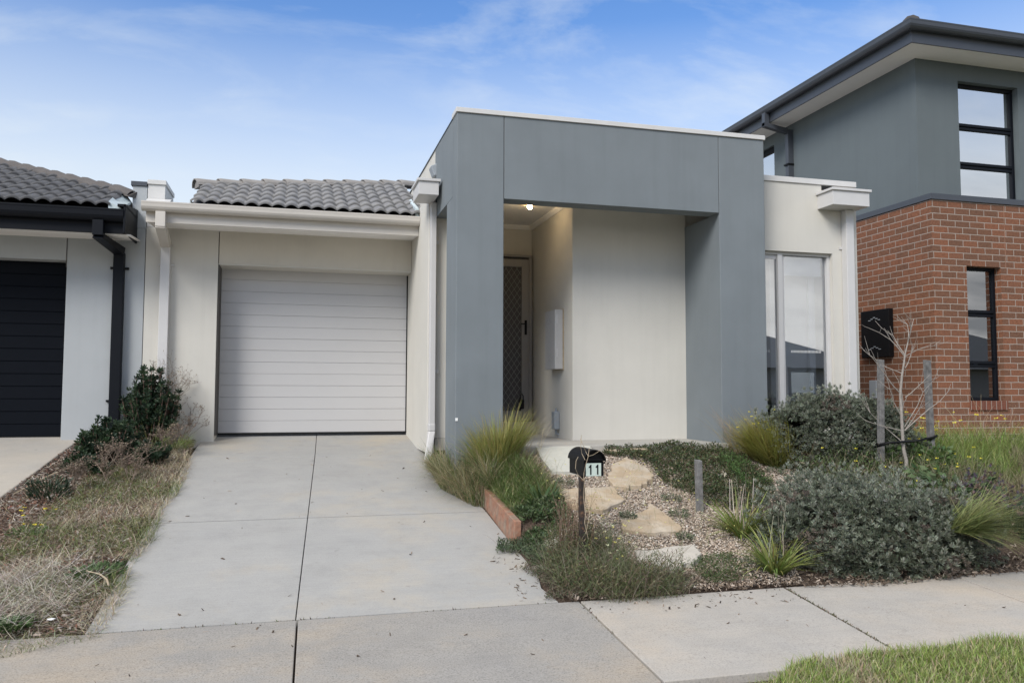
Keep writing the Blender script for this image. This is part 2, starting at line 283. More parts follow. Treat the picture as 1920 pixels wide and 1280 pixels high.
class MB:
    def __init__(s): s.v = []; s.f = []
    def add(s, vs, fs):
        k = len(s.v); s.v += [tuple(v) for v in vs]; s.f += [tuple(i+k for i in f) for f in fs]; return s
    def box(s, x0, x1, y0, y1, z0, z1):
        return s.hexa([(x0, y0, z0), (x1, y0, z0), (x1, y1, z0), (x0, y1, z0), (x0, y0, z1), (x1, y0, z1), (x1, y1, z1), (x0, y1, z1)])
    def hexa(s, p): return s.add(p, [(0, 3, 2, 1), (4, 5, 6, 7), (0, 1, 5, 4), (1, 2, 6, 5), (2, 3, 7, 6), (3, 0, 4, 7)])
    def prism(s, bot, top):
        n = len(bot); return s.add(list(bot)+list(top), [tuple(range(n-1, -1, -1)), tuple(range(n, 2*n))]+[(i, (i+1) % n, n+(i+1) % n, n+i) for i in range(n)])
    def slab(s, poly, zf, th=.1):
        return s.prism([(x, y, zf(x, y)-th) for x, y in poly], [(x, y, zf(x, y)) for x, y in poly])
    def profile(s, prof, a, b):
        """closed profile of (u,z) swept from a to b along X (u is Y) """
        n = len(prof); return s.prism([(a, y, z) for y, z in prof], [(b, y, z) for y, z in prof])
    def profile_y(s, prof, a, b):
        return s.prism([(x, b, z) for x, z in prof], [(x, a, z) for x, z in prof])
    def tube(s, pts, rad, n=6, cap=True):
        pts = [Vector(p) for p in pts]; m_ = len(pts)
        rads = rad if hasattr(rad, '__len__') else [rad]*m_
        rings = []
        for i, p in enumerate(pts):
            d = (pts[min(i+1, m_-1)]-pts[max(i-1, 0)]).normalized()
            a = d.orthogonal().normalized() if i == 0 else (rings[-1][1]-d*rings[-1][1].dot(d)).normalized()
            b = d.cross(a); rings.append(([p+rads[i]*(math.cos(t)*a+math.sin(t)*b) for t in [2*math.pi*j/n for j in range(n)]], a))
        vs = [v for r_, _ in rings for v in r_]
        fs = [(i*n+j, i*n+(j+1) % n, (i+1)*n+(j+1) % n, (i+1)*n+j) for i in range(m_-1) for j in range(n)]
        if cap: fs += [tuple(range(n-1, -1, -1)), tuple((m_-1)*n+j for j in range(n))]
        return s.add(vs, fs)
    def lathe(s, prof, c, n=24):
        vs = [(c[0]+r_*math.cos(2*math.pi*j/n), c[1]+r_*math.sin(2*math.pi*j/n), c[2]+z) for r_, z in prof for j in range(n)]
        fs = [(i*n+j, i*n+(j+1) % n, (i+1)*n+(j+1) % n, (i+1)*n+j) for i in range(len(prof)-1) for j in range(n)]
        return s.add(vs, fs+[tuple(range(n-1, -1, -1)), tuple((len(prof)-1)*n+j for j in range(n))])
    def build(s, name, m, parent=None, bevel=0, smooth=False, seg=2):
        me = bpy.data.meshes.new(name); me.from_pydata(s.v, [], s.f); me.update(); uvbox(me)
        me.materials.append(MATS[m] if isinstance(m, str) else m)
        o = bpy.data.objects.new(name, me); COL.objects.link(o)
        if smooth: me.polygons.foreach_set('use_smooth', [True]*len(me.polygons))
        if parent:
            o.parent = parent; o.matrix_parent_inverse = Matrix.Translation(-Vector(parent.location))
        if bevel:
            b = o.modifiers.new('bevel', 'BEVEL'); b.width = bevel; b.segments = seg; b.limit_method = 'ANGLE'; b.angle_limit = R(40)
        return o
def rawmesh(name, co, faces, cols, m, parent=None, smooth=False):
    """numpy mesh: co (n,3), faces (k,3|4), cols (n,3)"""
    me = bpy.data.meshes.new(name); k = faces.shape[1]
    me.vertices.add(len(co)); me.vertices.foreach_set('co', co.astype(np.float32).ravel())
    me.loops.add(faces.size); me.loops.foreach_set('vertex_index', faces.astype(np.int32).ravel())
    me.polygons.add(len(faces)); me.polygons.foreach_set('loop_start', (np.arange(len(faces))*k).astype(np.int32)); me.polygons.foreach_set('loop_total', np.full(len(faces), k, np.int32))
    me.update(calc_edges=True)
    if cols is not None:
        ca = me.color_attributes.new('Col', 'FLOAT_COLOR', 'POINT'); ca.data.foreach_set('color', np.hstack([cols, np.ones((len(cols), 1))]).astype(np.float32).ravel())
    me.materials.append(MATS[m]); o = bpy.data.objects.new(name, me); COL.objects.link(o)
    if smooth: me.polygons.foreach_set('use_smooth', [True]*len(me.polygons))
    if parent:
        o.parent = parent; o.matrix_parent_inverse = Matrix.Translation(-Vector(parent.location))
    return o

# ------------------------------------------------------------------ terrain
def drive_z(x, y): return .137*min(0, max(y, -5.86)) - .02*max(0, -5.86-y)
GY = [-7.5, -5.86, -3.3, -2.6]; GZ = [-.84, -.80, -.10, -.03]
def G(x, y):
    dr = drive_z(x, y); ga = float(np.interp(y, GY, GZ)) if y > -5.86 else dr
    if x < 2.62: return dr
    if y > -4.75:
        t = min(1, (x-2.62)/.42); t = t*t*(3-2*t); lo = min(ga, dr+.16); return lo*(1-t)+ga*t
    t = min(1, (x-2.62)/.45)
    return dr*(1-t)+ga*t
def Garr(x, y):
    dr = .137*np.minimum(0, np.maximum(y, -5.86)) - .02*np.maximum(0, -5.86-y)
    ga = np.where(y > -5.86, np.interp(y, GY, GZ), dr)
    t = np.clip((x-2.62)/.45, 0, 1); s_ = np.clip((x-2.62)/.42, 0, 1); s_ = s_*s_*(3-2*s_); lo = np.minimum(ga, dr+.16)
    return np.where(x < 2.62, dr, np.where(y > -4.75, lo*(1-s_)+ga*s_, dr*(1-t)+ga*t))
rng = np.random.default_rng(7)
def noise2(x, y, s, seed=0):
    r_ = np.random.default_rng(seed); z = 0
    for k in range(6):
        a = r_.uniform(0, 6.28); p = r_.uniform(0, 6.28); q = s*r_.uniform(.6, 1.8)
        z = z+np.sin((x*np.cos(a)+y*np.sin(a))*q+p)
    return z/6
def ground():
    xs = np.concatenate([[-900, -300, -100, -40, -20, -12, -8], np.arange(-6, -1.8, .5), np.arange(-1.75, 2.6, .12), [2.615, 2.625], np.arange(2.7, 8, .08), np.arange(8, 12, .4), [14, 20, 40, 100, 300, 900]])
    ys = np.concatenate([[-900, -300, -100, -50, -30, -20, -14, -12, -10.5, -9.5, -8.5], np.arange(-8, -2.4, .08), np.arange(-2.4, 0, .3), [0, 1, 3, 8, 20, 50, 100, 300, 900]])
    X, Y = np.meshgrid(xs, ys, indexing='ij'); Z = Garr(X, Y)
    conc = ((X < 2.6) & (X > -.3) & (Y > -5.9)) | ((Y < -5.83) & (Y > -7.3)) | ((Y <= -7.3) & (Y > -10.6) & (X > -3.5) & (X < 2.9)) | ((X < -1.5) & (X > -5.5) & (Y > -5.9))
    Z = Z-np.where(conc, .045, 0)-np.where((Y > -2.0), .10, 0)
    gm = (X > 2.75) & (Y > -5.8) & (Y < -3)
    Z = Z+np.where(gm, .018*noise2(X, Y, 5, 3)+.006*noise2(X, Y, 22, 4), 0)
    lm = (X < -.3) & (X > -1.5) & (Y > -5.8) & (Y < -.4); Z = Z+np.where(lm, .02*noise2(X, Y, 6, 5)+.01, 0)
    Z = Z-np.where(Y < -10.6, .06, 0)
    nx, ny = X.shape; idx = np.arange(nx*ny).reshape(nx, ny)
    f = np.stack([idx[:-1, :-1], idx[1:, :-1], idx[1:, 1:], idx[:-1, 1:]], -1).reshape(-1, 4)
    o = rawmesh('ground', np.stack([X, Y, Z], -1).reshape(-1, 3), f, None, 'garden_soil', smooth=True); tag(o, kind='structure')
ground()
MATS['drive_concrete'].name, MATS['path_concrete'].name
def drive():
    mb = MB(); gp = .003
    def jx(y): return 1.235-.0455*(-y) if y < -1 else 1.235
    Lx, Rx = -.16, 2.6
    cuts = [.34, -1.40, -3.78, -5.848]
    for a, b in zip(cuts[:-1], cuts[1:]):
        q_ = {-3.78: .012, -1.40: .005}; ya, yb = a-q_.get(a, 0), b+q_.get(b, .006)
        rr = Rx if yb > -4.8 else 2.6
        mb.slab([(Lx, yb), (jx(yb)-gp, yb), (jx(ya)-gp, ya), (Lx, ya)], drive_z, .12)
        if b < -5: mb.slab([(jx(yb)+gp, yb), (2.60, yb), (2.56, -5.6), (2.61, -5.35), (Rx, -4.8), (Rx, ya), (jx(ya)+gp, ya)], drive_z, .12)
        else: mb.slab([(jx(yb)+gp, yb), (Rx if yb < -2 else 2.47, yb), (Rx if ya < -2 else 2.47, ya), (jx(ya)+gp, ya)], drive_z, .12)
    tag(mb.build('driveway', 'drive_concrete', bevel=.004), kind='structure')
    mb = MB()
    pl = [(-1.47, .0), (-1.5, -.8), (-1.5, -2.0), (-1.51, -3.0), (-1.62, -3.8), (-1.9, -4.8), (-2.5, -5.85), (-4.6, -5.85), (-4.6, .0)]
    mb.slab(pl[::-1], lambda x, y: drive_z(x, y)+.015, .14)
    tag(mb.build('driveway.001', 'warm_concrete', bevel=.012), kind='structure')
    # footpath panels
    mb = MB(); zz = lambda x, y: -.80-.02*(-5.86-y)
    js = [(-3.4, -3.4), (.978, .95), (2.735, 2.655), (4.235, 4.05), (5.66, 5.45), (7.2, 7.2), (8.8, 8.8), (10.4, 10.4)]
    for i, ((a0, a1), (b0, b1)) in enumerate(zip(js[:-1], js[1:])):
        g2 = .005 if i != 2 and i != 3 else .008
        far = -7.28 if a0 > 2 else -10.6
        if a0 > 2: mb.slab([(a1+g2, -7.26), (b1-g2, -7.26), (b0-g2, -5.865), (a0+g2, -5.865)], zz, .1)
        else: mb.slab([(a1+g2, -7.26), (b1-g2, -7.26), (b0-g2, -5.865), (a0+g2, -5.865)], zz, .1)
    o = mb.build('footpath', 'path_light', bevel=.005)
    o.data.materials.append(MATS['path_concrete'])
    for p in o.data.polygons:
        if p.center.x < 2.69: p.material_index = 1
    tag(o, kind='structure')
    mb = MB()
    mb.slab([(-3.4, -10.6), (.94, -10.6), (.94, -7.27), (-3.4, -7.27)], zz, .1); mb.slab([(.95, -10.6), (2.75, -10.6), (2.65, -7.27), (.95, -7.27)], zz, .1)
    tag(mb.build('crossover', 'path_concrete', bevel=.005), kind='structure')
    mb = MB(); mb.box(-80, 80, -18, -10.7, -.95, -.93); tag(mb.build('road', 'asphalt'), kind='structure')
    mb = MB(); mb.box(-3.4, 80, -10.7, -10.58, -1.0, -.875); tag(mb.build('kerb', 'path_light'), kind='structure')
    mb = MB(); mb.slab([(7.6, -2.95), (14, -3.0), (14, -2.01), (9.1, -2.01), (9.08, -.5), (7.6, -.5)], lambda x, y: -.028, .1)
    tag(mb.build('path', 'porch_concrete', bevel=.006), kind='structure')
drive()

# ------------------------------------------------------------------ this house
H = empty('house', (2.4, -1.75, 0), 'single storey cream rendered house with a big grey portal, number 11', 'house')
def part(mb, name, m, parent=H, label=None, **k):
    o = mb.build(name, m, parent, **k)
    if label: o['label'] = label
    return o
BV = .004
def gutter_profile(y, z0, z1):
    # quad gutter: upright rolled lip, full belly
    h = z1-z0; d = .115
    return [(y+d, z0+.01), (y+d, z1-.01), (y+d-.01, z1-.01), (y+d-.01, z0+.02), (y+.045, z0+.02), (y+.012, z0+h*.35), (y+.010, z1-.012), (y+.002, z1-.012), (y-.008, z1-.004), (y-.008, z1-.018), (y-.004, z1-.03), (y, z0+h*.42), (y+.012, z0+h*.22), (y+.03, z0+.008), (y+.05, z0)]
def build_house():
    # walls
    mb = MB()
    mb.box(-.835, -.006, -.35, .10, -.15, 2.52)                           # beside the garage door
    mb.box(-.835, -.006, .10, 6, -.15, 2.50)
    part(mb, 'wall', 'cream_render', bevel=BV)
    mb = MB(); mb.box(.004, 2.384, -.352, .10, 2.112, 2.52); part(mb, 'garage_lintel', 'cream_panel', bevel=.006)
    mb = MB(); mb.box(-.010, .010, -.335, .08, 0, 2.50); part(mb, 'joint_strip', 'mastic')
    mb = MB()
    mb.box(2.386, 2.470, -1.75, 6, -.15, 2.80)
    mb.box(2.478, 3.03, -1.75, 6, .02, 2.80)
    mb.box(3.03, 3.97, -.55, 6, -.05, 2.80)
    mb.box(3.97, 5.386, -2.2, 6, -.05, 2.80)
    mb.box(5.386, 5.92, -2.15, 6, -.05, 2.80)
    part(mb, 'wall', 'cream_render', bevel=BV)
    mb = MB(); mb.box(2.468, 2.480, -1.735, -1.60, .0, 2.8); part(mb, 'joint_strip', 'mastic')
    mb = MB(); mb.box(2.480, 3.03, -1.765, -1.6, -.12, .018); part(mb, 'plinth', 'porch_concrete', bevel=BV)
    # upper parapet behind the portal
    mb = MB(); mb.box(2.470, 5.92, -1.70, 6, 2.80, 3.345); part(mb, 'parapet', 'cream_render')
    # portal: two L-shaped piers that run up to the parapet, a lintel between them and the side beams
    for x0, x1, yb, zb in ((2.465, 2.949, -2.47, 2.53), (5.378, 5.935, -2.152, 2.494)):
        mb = MB(); mb.profile([(-3.02, -.45), (yb, -.45), (yb, zb), (-2.80, zb), (-2.80, 3.345), (-3.02, 3.345)], x0, x1); part(mb, 'portal_pier', 'grey_render', bevel=.006)
    mb = MB(); mb.box(2.955, 5.372, -3.02, -2.80, 2.494, 3.345); part(mb, 'portal_lintel', 'grey_render', bevel=.004)
    mb = MB(); mb.box(2.465, 2.63, -2.7995, -1.702, 2.53, 3.345); part(mb, 'portal_side_beam', 'grey_render')
    mb = MB(); mb.box(5.76, 5.935, -2.7995, -1.702, 2.494, 3.345); part(mb, 'portal_side_beam', 'grey_render')
    for x in (2.947, 5.370):
        mb = MB(); mb.box(x, x+.010, -3.012, -2.81, 2.50, 3.34); part(mb, 'joint_strip', 'mastic')
    mb = MB(); mb.box(2.63, 5.76, -2.80, -1.70, 3.30, 3.34); part(mb, 'portal_roof', 'cap_metal')
    mb = MB(); mb.box(2.452, 5.948, -3.036, -2.78, 3.346, 3.394); part(mb, 'parapet_cap', 'cap_metal', bevel=.003)
    mb = MB(); mb.box(2.458, 2.7, -2.779, 6, 3.346, 3.356); mb.box(5.7, 5.94, -2.779, 6, 3.346, 3.356); mb.box(2.7, 5.7, -2.0, 6, 3.346, 3.35); part(mb, 'parapet_flashing', 'slate_metal')
    # ceiling with cornice
    mb = MB(); mb.box(2.63, 5.76, -2.80, -.55, 2.752, 2.79); part(mb, 'ceiling', 'soffit_white')
    mb = MB()
    mb.profile([(-.55, 2.752), (-.55, 2.70), (-.565, 2.70), (-.60, 2.735), (-.60, 2.752)], 3.03, 3.97)
    mb.profile_y([(3.97, 2.752), (3.92, 2.752), (3.92, 2.735), (3.955, 2.70), (3.97, 2.70)], -2.2, -.55)
    part(mb, 'cornice', 'soffit_white')
    # porch slab and step
    mb = MB(); mb.box(2.951, 5.376, -3.075, -.55, -.115, 0.0); mb.box(5.376, 5.43, -3.075, -3.022, -.115, 0.0); part(mb, 'porch_slab', 'porch_concrete', bevel=.008)
    mb = MB(); mb.box(3.03, 3.968, -.75, -.552, .001, .15); part(mb, 'door_step', 'porch_concrete', bevel=.006)
    # right-hand room
    Y0 = -2.7; wx0, wx1, wz0, wz1 = 5.96, 7.03, .22, 2.175
    mb = MB()
    mb.box(5.937, wx0, Y0, Y0+.15, -.35, 2.985); mb.box(wx1, 7.37, Y0, Y0+.15, -.35, 2.985)
    mb.box(wx0, wx1, Y0, Y0+.15, -.35, wz0); mb.box(wx0, wx1, Y0, Y0+.15, wz1, 2.985)
    mb.box(7.25, 7.37, Y0+.15, 6, -.35, 2.985); mb.box(5.937, 7.25, 3, 6, -.35, 2.985)
    part(mb, 'wall', 'cream_render', label='cream wall with the tall window')
    mb = MB(); mb.box(5.937, 7.25, Y0+.15, 3, 2.6, 2.62); mb.box(5.937, 7.25, Y0+.15, 3, -.02, 0); mb.box(5.925, 5.94, Y0+.2, 3, 0, 2.6); mb.box(7.235, 7.249, Y0+.2, 3, 0, 2.6); mb.box(5.94, 7.235, 1.2, 1.22, 0, 2.6); part(mb, 'room_lining', 'interior')
    mb = MB(); mb.box(5.938, 7.372, Y0-.016, Y0+.2, 2.986, 3.05); part(mb, 'parapet_cap', 'cap_metal', bevel=.003)
    mb = MB(); mb.box(5.94, 7.36, Y0+.2, 6, 2.986, 2.99); part(mb, 'flat_roof', 'cap_metal')
    # window
    w = part(MB(), 'window', 'white_metal')
    mb = MB(); yf0, yf1 = Y0+.05, Y0+.13
    mb.box(wx0, wx1, yf0, yf1, wz0, wz0+.05); mb.box(wx0, wx1, yf0, yf1, wz1-.035, wz1); mb.box(wx1-.04, wx1, yf0+.001, yf1, wz0+.05, wz1-.035); mb.box(wx0, wx0+.04, yf0+.001, yf1, wz0+.05, wz1-.035)
    mb.box(6.325, 6.385, yf0-.012, yf1-.03, wz0+.05, wz1-.035)
    mb.box(6.40, 6.425, yf0+.02, yf1, wz0+.05, wz1-.035)
    mb.box(wx0+.04, 6.325, yf0+.02, yf1-.01, wz1-.085, wz1-.035)
    o = mb.build('window_frame', 'white_metal', w, bevel=.003)
    mb = MB(); mb.box(6.425, wx1-.04, yf0+.045, yf0+.051, wz0+.05, wz1-.035); mb.box(wx0+.04, 6.325, yf0+.025, yf0+.031, wz0+.05, wz1-.085)
    mb.build('window_pane', 'window_glass', w)
    mb = MB(); mb.box(6.40, wx1-.06, yf1+.015, yf1+.02, wz1-.235, wz1-.02); mb.box(6.40, wx1-.06, yf1+.01, yf1+.03, wz1-.258, wz1-.237); mb.build('roller_blind', 'blind', w)
    mb = MB(); mb.box(6.40, wx1-.05, yf1+.20, yf1+.21, wz0, wz1-.03); mb.build('sheer_curtain', 'interior', w)
    mb = MB(); mb.box(wx1-.14, wx1-.06, yf1+.14, yf1+.18, wz0, wz1-.03); mb.build('curtain', 'blind', w)
    for i in range(22):
        x = 6.52+i*.0185
        MB().box(x, x+.006, yf0+.0435, yf0+.0445, 1.005, 1.033).build('decal_dash', 'paint_white', w)
    for i in range(5): MB().box(6.09+i*.03, 6.096+i*.03, yf0+.0235, yf0+.0245, 1.005, 1.033).build('decal_dash', 'paint_white', w)
    # garage door
    gd = part(MB(), 'garage_door', 'door_metal')
    mb = MB(); n = 14; hh = 2.105/n
    for i in range(n):
        z0 = .012+i*hh; d = .0 if i % 4 else .0
        e_ = .006 if i not in (0, 4, 8, 12) else .004; mb.profile([(0.05, z0), (.05, z0+hh), (e_, z0+hh), (e_, z0+hh-.002), (.0, z0+hh-.004), (0, z0+.003), (e_, z0+.001), (e_, z0)], .006, 2.372)
    mb.build('door_panel', 'door_metal', gd)
    mb = MB(); mb.box(.0, 2.38, .004, .06, -.012, .010); mb.box(2.371, 2.386, -.01, .06, 0, 2.112); mb.build('door_seal', 'rubber', gd)
    mb = MB(); mb.box(0.0, 2.384, -.349, .06, 2.098, 2.1115); mb.build('door_head', 'cream_render', gd)
    # eave
    mb = MB(); mb.box(-.74, 2.384, -.975, -.950, 2.462, 2.62); part(mb, 'fascia', 'cream_metal', bevel=.002)
    mb = MB(); mb.add([(-.735, -.95, 2.466), (2.384, -.95, 2.466), (2.384, -.352, 2.515), (-.735, -.352, 2.515), (-.735, -.95, 2.476), (2.384, -.95, 2.476), (2.384, -.352, 2.525), (-.735, -.352, 2.525)], [(0, 3, 2, 1), (4, 5, 6, 7), (0, 1, 5, 4), (1, 2, 6, 5), (2, 3, 7, 6), (3, 0, 4, 7)]); part(mb, 'soffit', 'soffit_white')
    gt = part(MB().profile(gutter_profile(-1.09, 2.575, 2.685), -.775, 2.382), 'gutter', 'cream_metal')
    for i in range(26): MB().box(-.72+i*.12, -.66+i*.12, -1.092, -1.089, 2.6605, 2.6645).build('gutter_slot', 'mastic', gt)
    # box gutter tray and nib wall on the boundary
    mb = MB(); mb.box(-.77, -.28, -.97, 4, 2.64, 2.655); part(mb, 'box_gutter', 'galvanised')
    mb = MB(); mb.box(-.832, -.636, -.352, .32, 2.521, 3.045); part(mb, 'boundary_parapet', 'cap_metal', bevel=.003)
    mb = MB(); mb.box(-.836, -.625, -.372, .34, 3.046, 3.10); part(mb, 'parapet_cap', 'cap_metal', bevel=.003)
    mb = MB(); mb.hexa([(-.76, -.96, 2.69), (-.50, -.96, 2.69), (-.56, -.36, 2.86), (-.83, -.36, 2.86), (-.76, -.96, 2.70), (-.50, -.96, 2.70), (-.56, -.36, 2.87), (-.83, -.36, 2.87)]); part(mb, 'apron_flashing', 'cap_metal')
    mb = MB(); mb.box(-.275, -.262, -.98, .1, 2.66, 2.75); part(mb, 'valley_flashing', 'galvanised')
    mb = MB(); mb.hexa([(2.335, -1.02, 2.68), (2.38, -1.02, 2.68), (2.38, -.3, 2.68), (2.345, -.3, 2.68), (2.335, -1.02, 2.80), (2.375, -1.02, 2.80), (2.38, -.3, 3.08), (2.345, -.3, 3.06)])
    part(mb, 'valley_flashing', 'galvanised')
    # rainheads and downpipes
    def rainhead(x0, x1, y0, y1, z0, z1):
        r_ = part(MB().box(x0, x1, y0, y1, z0, z1-.03), 'rainhead', 'white_metal', bevel=.003)
        mb = MB(); mb.box(x0-.02, x1+.02, y0-.02, y1, z1-.029, z1); mb.build('rainhead_rim', 'white_metal', r_, bevel=.003)
    rainhead(2.205, 2.425, -2.19, -1.74, 2.692, 2.868)
    rainhead(6.84, 7.33, -2.99, -2.701, 2.69, 2.885)
    mb = MB(); mb.box(6.90, 7.06, -2.712, -2.69, 2.925, 2.975); part(mb, 'overflow_slot', 'rubber')
    def clip(mb, x0, x1, y, z): mb.box(x0-.03, x1+.03, y-.004, y+.02, z-.012, z+.012)
    d = part(MB().box(2.398, 2.462, -1.85, -1.752, .16, 2.69), 'downpipe', 'white_metal', bevel=.006)
    mb = MB(); mb.box(2.392, 2.466, -1.857, -1.752, .10, .18)
    mb.hexa([(2.300, -2.05, -.262), (2.385, -2.03, -.262), (2.440, -1.85, -.17), (2.355, -1.87, -.15), (2.392, -1.857, .10), (2.466, -1.857, .10), (2.466, -1.752, .10), (2.392, -1.752, .10)])
    mb.build('downpipe_shoe', 'white_metal', d, bevel=.01)
    MB().box(2.458, 2.50, -1.80, -1.79, 2.22, 2.26).build('pipe_clip', 'white_metal', d); MB().box(2.458, 2.505, -1.80, -1.79, .75, .79).build('pipe_clip', 'white_metal', d)
    d = part(MB().box(7.155, 7.262, -2.80, -2.702, -.2, 2.69), 'downpipe', 'white_metal', bevel=.008)
    mb = MB(); mb.box(7.12, 7.155, -2.712, -2.702, 2.23, 2.26); mb.build('pipe_clip', 'white_metal', d)
    d = part(MB().box(-.655, -.548, -.452, -.354, -.1, 2.285), 'downpipe', 'white_metal', bevel=.006, label='cream downpipe left of the garage door')
    mb = MB(); mb.box(-.625, -.52, -1.075, -.985, 2.40, 2.575)
    mb.hexa([(-.625, -1.075, 2.385), (-.52, -1.075, 2.385), (-.548, -.455, 2.265), (-.655, -.455, 2.265), (-.625, -1.0, 2.452), (-.52, -1.0, 2.452), (-.548, -.36, 2.35), (-.655, -.36, 2.35)])
    mb.build('downpipe_elbow', 'cream_metal', d, bevel=.004)
    mb = MB(); mb.box(-.69, -.513, -.372, -.352, 2.055, 2.075); mb.build('pipe_clip', 'white_metal', d)
    # little overflow cowl high on the parapet side
    mb = MB(); mb.prism([(2.44, -1.78, 3.02), (2.44, -1.62, 3.02), (2.475, -1.62, 3.02), (2.475, -1.78, 3.02)], [(2.40, -1.79, 3.13), (2.40, -1.61, 3.13), (2.475, -1.61, 3.16), (2.475, -1.79, 3.16)]); part(mb, 'overflow_cowl', 'light_grey_plastic', bevel=.01)
    # front door: security screen
    fd = part(MB(), 'front_door', 'box_beige')
    x0, x1, y, z0, z1 = 3.06, 3.935, -.60, .152, 2.315
    mb = MB(); mb.box(x0, x1, -.60, -.552, z0, z1); mb.build('door_leaf', 'screen_mesh', fd)
    mb = MB(); t = .10
    mb.box(x0, x0+t, -.64, -.61, z0, z1-.03); mb.box(x1-t-.03, x1-.03, -.64, -.61, z0+.01, z1-.03); mb.box(x0+t, x1-t-.03, -.639, -.611, z0+.01, z0+.14); mb.box(x0+t, x1-t-.03, -.639, -.611, z1-.13, z1-.03)
    mb.box(x1-.028, x1+.015, -.645, -.552, z0-.15, z1); mb.box(x0, x1+.015, -.645, -.552, z1+.001, z1+.03)
    mb.build('door_frame', 'screen_frame', fd, bevel=.003)
    mb = MB(); gx0, gx1, gz0, gz1 = x0+t, x1-t-.03, z0+.14, z1-.13; sp = .075; k = 1.45
    wd = .0022
    c = gx0-(gz1-gz0)/k
    while c < gx1:
        for sgn in (1, -1):
            # line x = c + (z-gz0)/k or mirrored
            za, zb = gz0, gz1
            xa, xb = c, c+(gz1-gz0)/k
            if xa < gx0: za = gz0+(gx0-xa)*k; xa = gx0
            if xb > gx1: zb = gz0+(gx1-c)*k; xb = gx1
            if zb-za > .02:
                P0 = (xa, za); P1 = (xb, zb)
                if sgn < 0: P0 = (gx0+gx1-xa, za); P1 = (gx0+gx1-xb, zb)
                yy = -.627 if sgn > 0 else -.622
                mb.hexa([(P0[0]-wd, yy-.002, P0[1]), (P0[0]+wd, yy-.002, P0[1]), (P0[0]+wd, yy+.002, P0[1]), (P0[0]-wd, yy+.002, P0[1]), (P1[0]-wd, yy-.002, P1[1]), (P1[0]+wd, yy-.002, P1[1]), (P1[0]+wd, yy+.002, P1[1]), (P1[0]-wd, yy+.002, P1[1])])
        c += sp
    mb.build('diamond_grille', 'grille_metal', fd)
    mb = MB(); mb.box(3.845, 3.875, -.652, -.64, 1.29, 1.48); mb.tube([(3.86, -.655, 1.43), (3.86, -.69, 1.43), (3.78, -.69, 1.43)], .008); mb.build('door_handle', 'black_metal', fd, bevel=.002)
    # meter box and gas box on the side of the porch
    mbx = part(MB().box(3.862, 3.968, -1.885, -1.50, .808, 1.505), 'meter_box', 'box_beige', bevel=.006)
    for zc in (.93, 1.39):
        for (dy_, dz_) in ((-.05, -.02), (-.02, 0), (.01, .018), (.04, 0), (.07, -.02)):
            MB().box(3.855, 3.863, -1.69+dy_-.012, -1.69+dy_+.012, zc+dz_, zc+dz_+.009).build('louvre', 'white_metal', mbx)
    for z in (.95, 1.34): MB().box(3.88, 3.895, -1.889, -1.884, z, z+.1).build('hinge', 'white_metal', mbx)
    mb = MB(); mb.box(3.955, 3.9695, -1.895, -1.49, .798, 1.515); mb.build('box_surround', 'timber_pale', mbx)
    g_ = part(MB().box(3.90, 3.968, -1.74, -1.63, .10, .31), 'junction_box', 'light_grey_plastic', bevel=.008)
    mb = MB(); mb.tube([(3.94, -1.685, .30), (3.94, -1.685, .35)], .01); mb.tube([(3.94, -1.685, .10), (3.94, -1.685, .05), (3.969, -1.685, .04)], .012); mb.build('conduit', 'light_grey_plastic', g_)
    # porch light
    cl = part(MB().lathe([(.15, 0), (.145, -.012), (.05, -.024)][::-1], (3.56, -1.86, 2.752), 32), 'ceiling_light', 'warm_glass_off', smooth=False)
    mb = MB(); mb.lathe([(.012, -.022), (.024, -.035), (.030, -.055), (.024, -.075), (.008, -.084)][::-1], (3.56, -1.86, 2.758), 20); mb.build('light_bulb', 'lit_bulb', cl, smooth=True)
    # white sensor dot on the pier and fascia
    mb = MB(); mb.box(2.466, 2.49, -3.026, -3.018, .255, .285); part(mb, 'wall_tag', 'paint_white')
build_house()

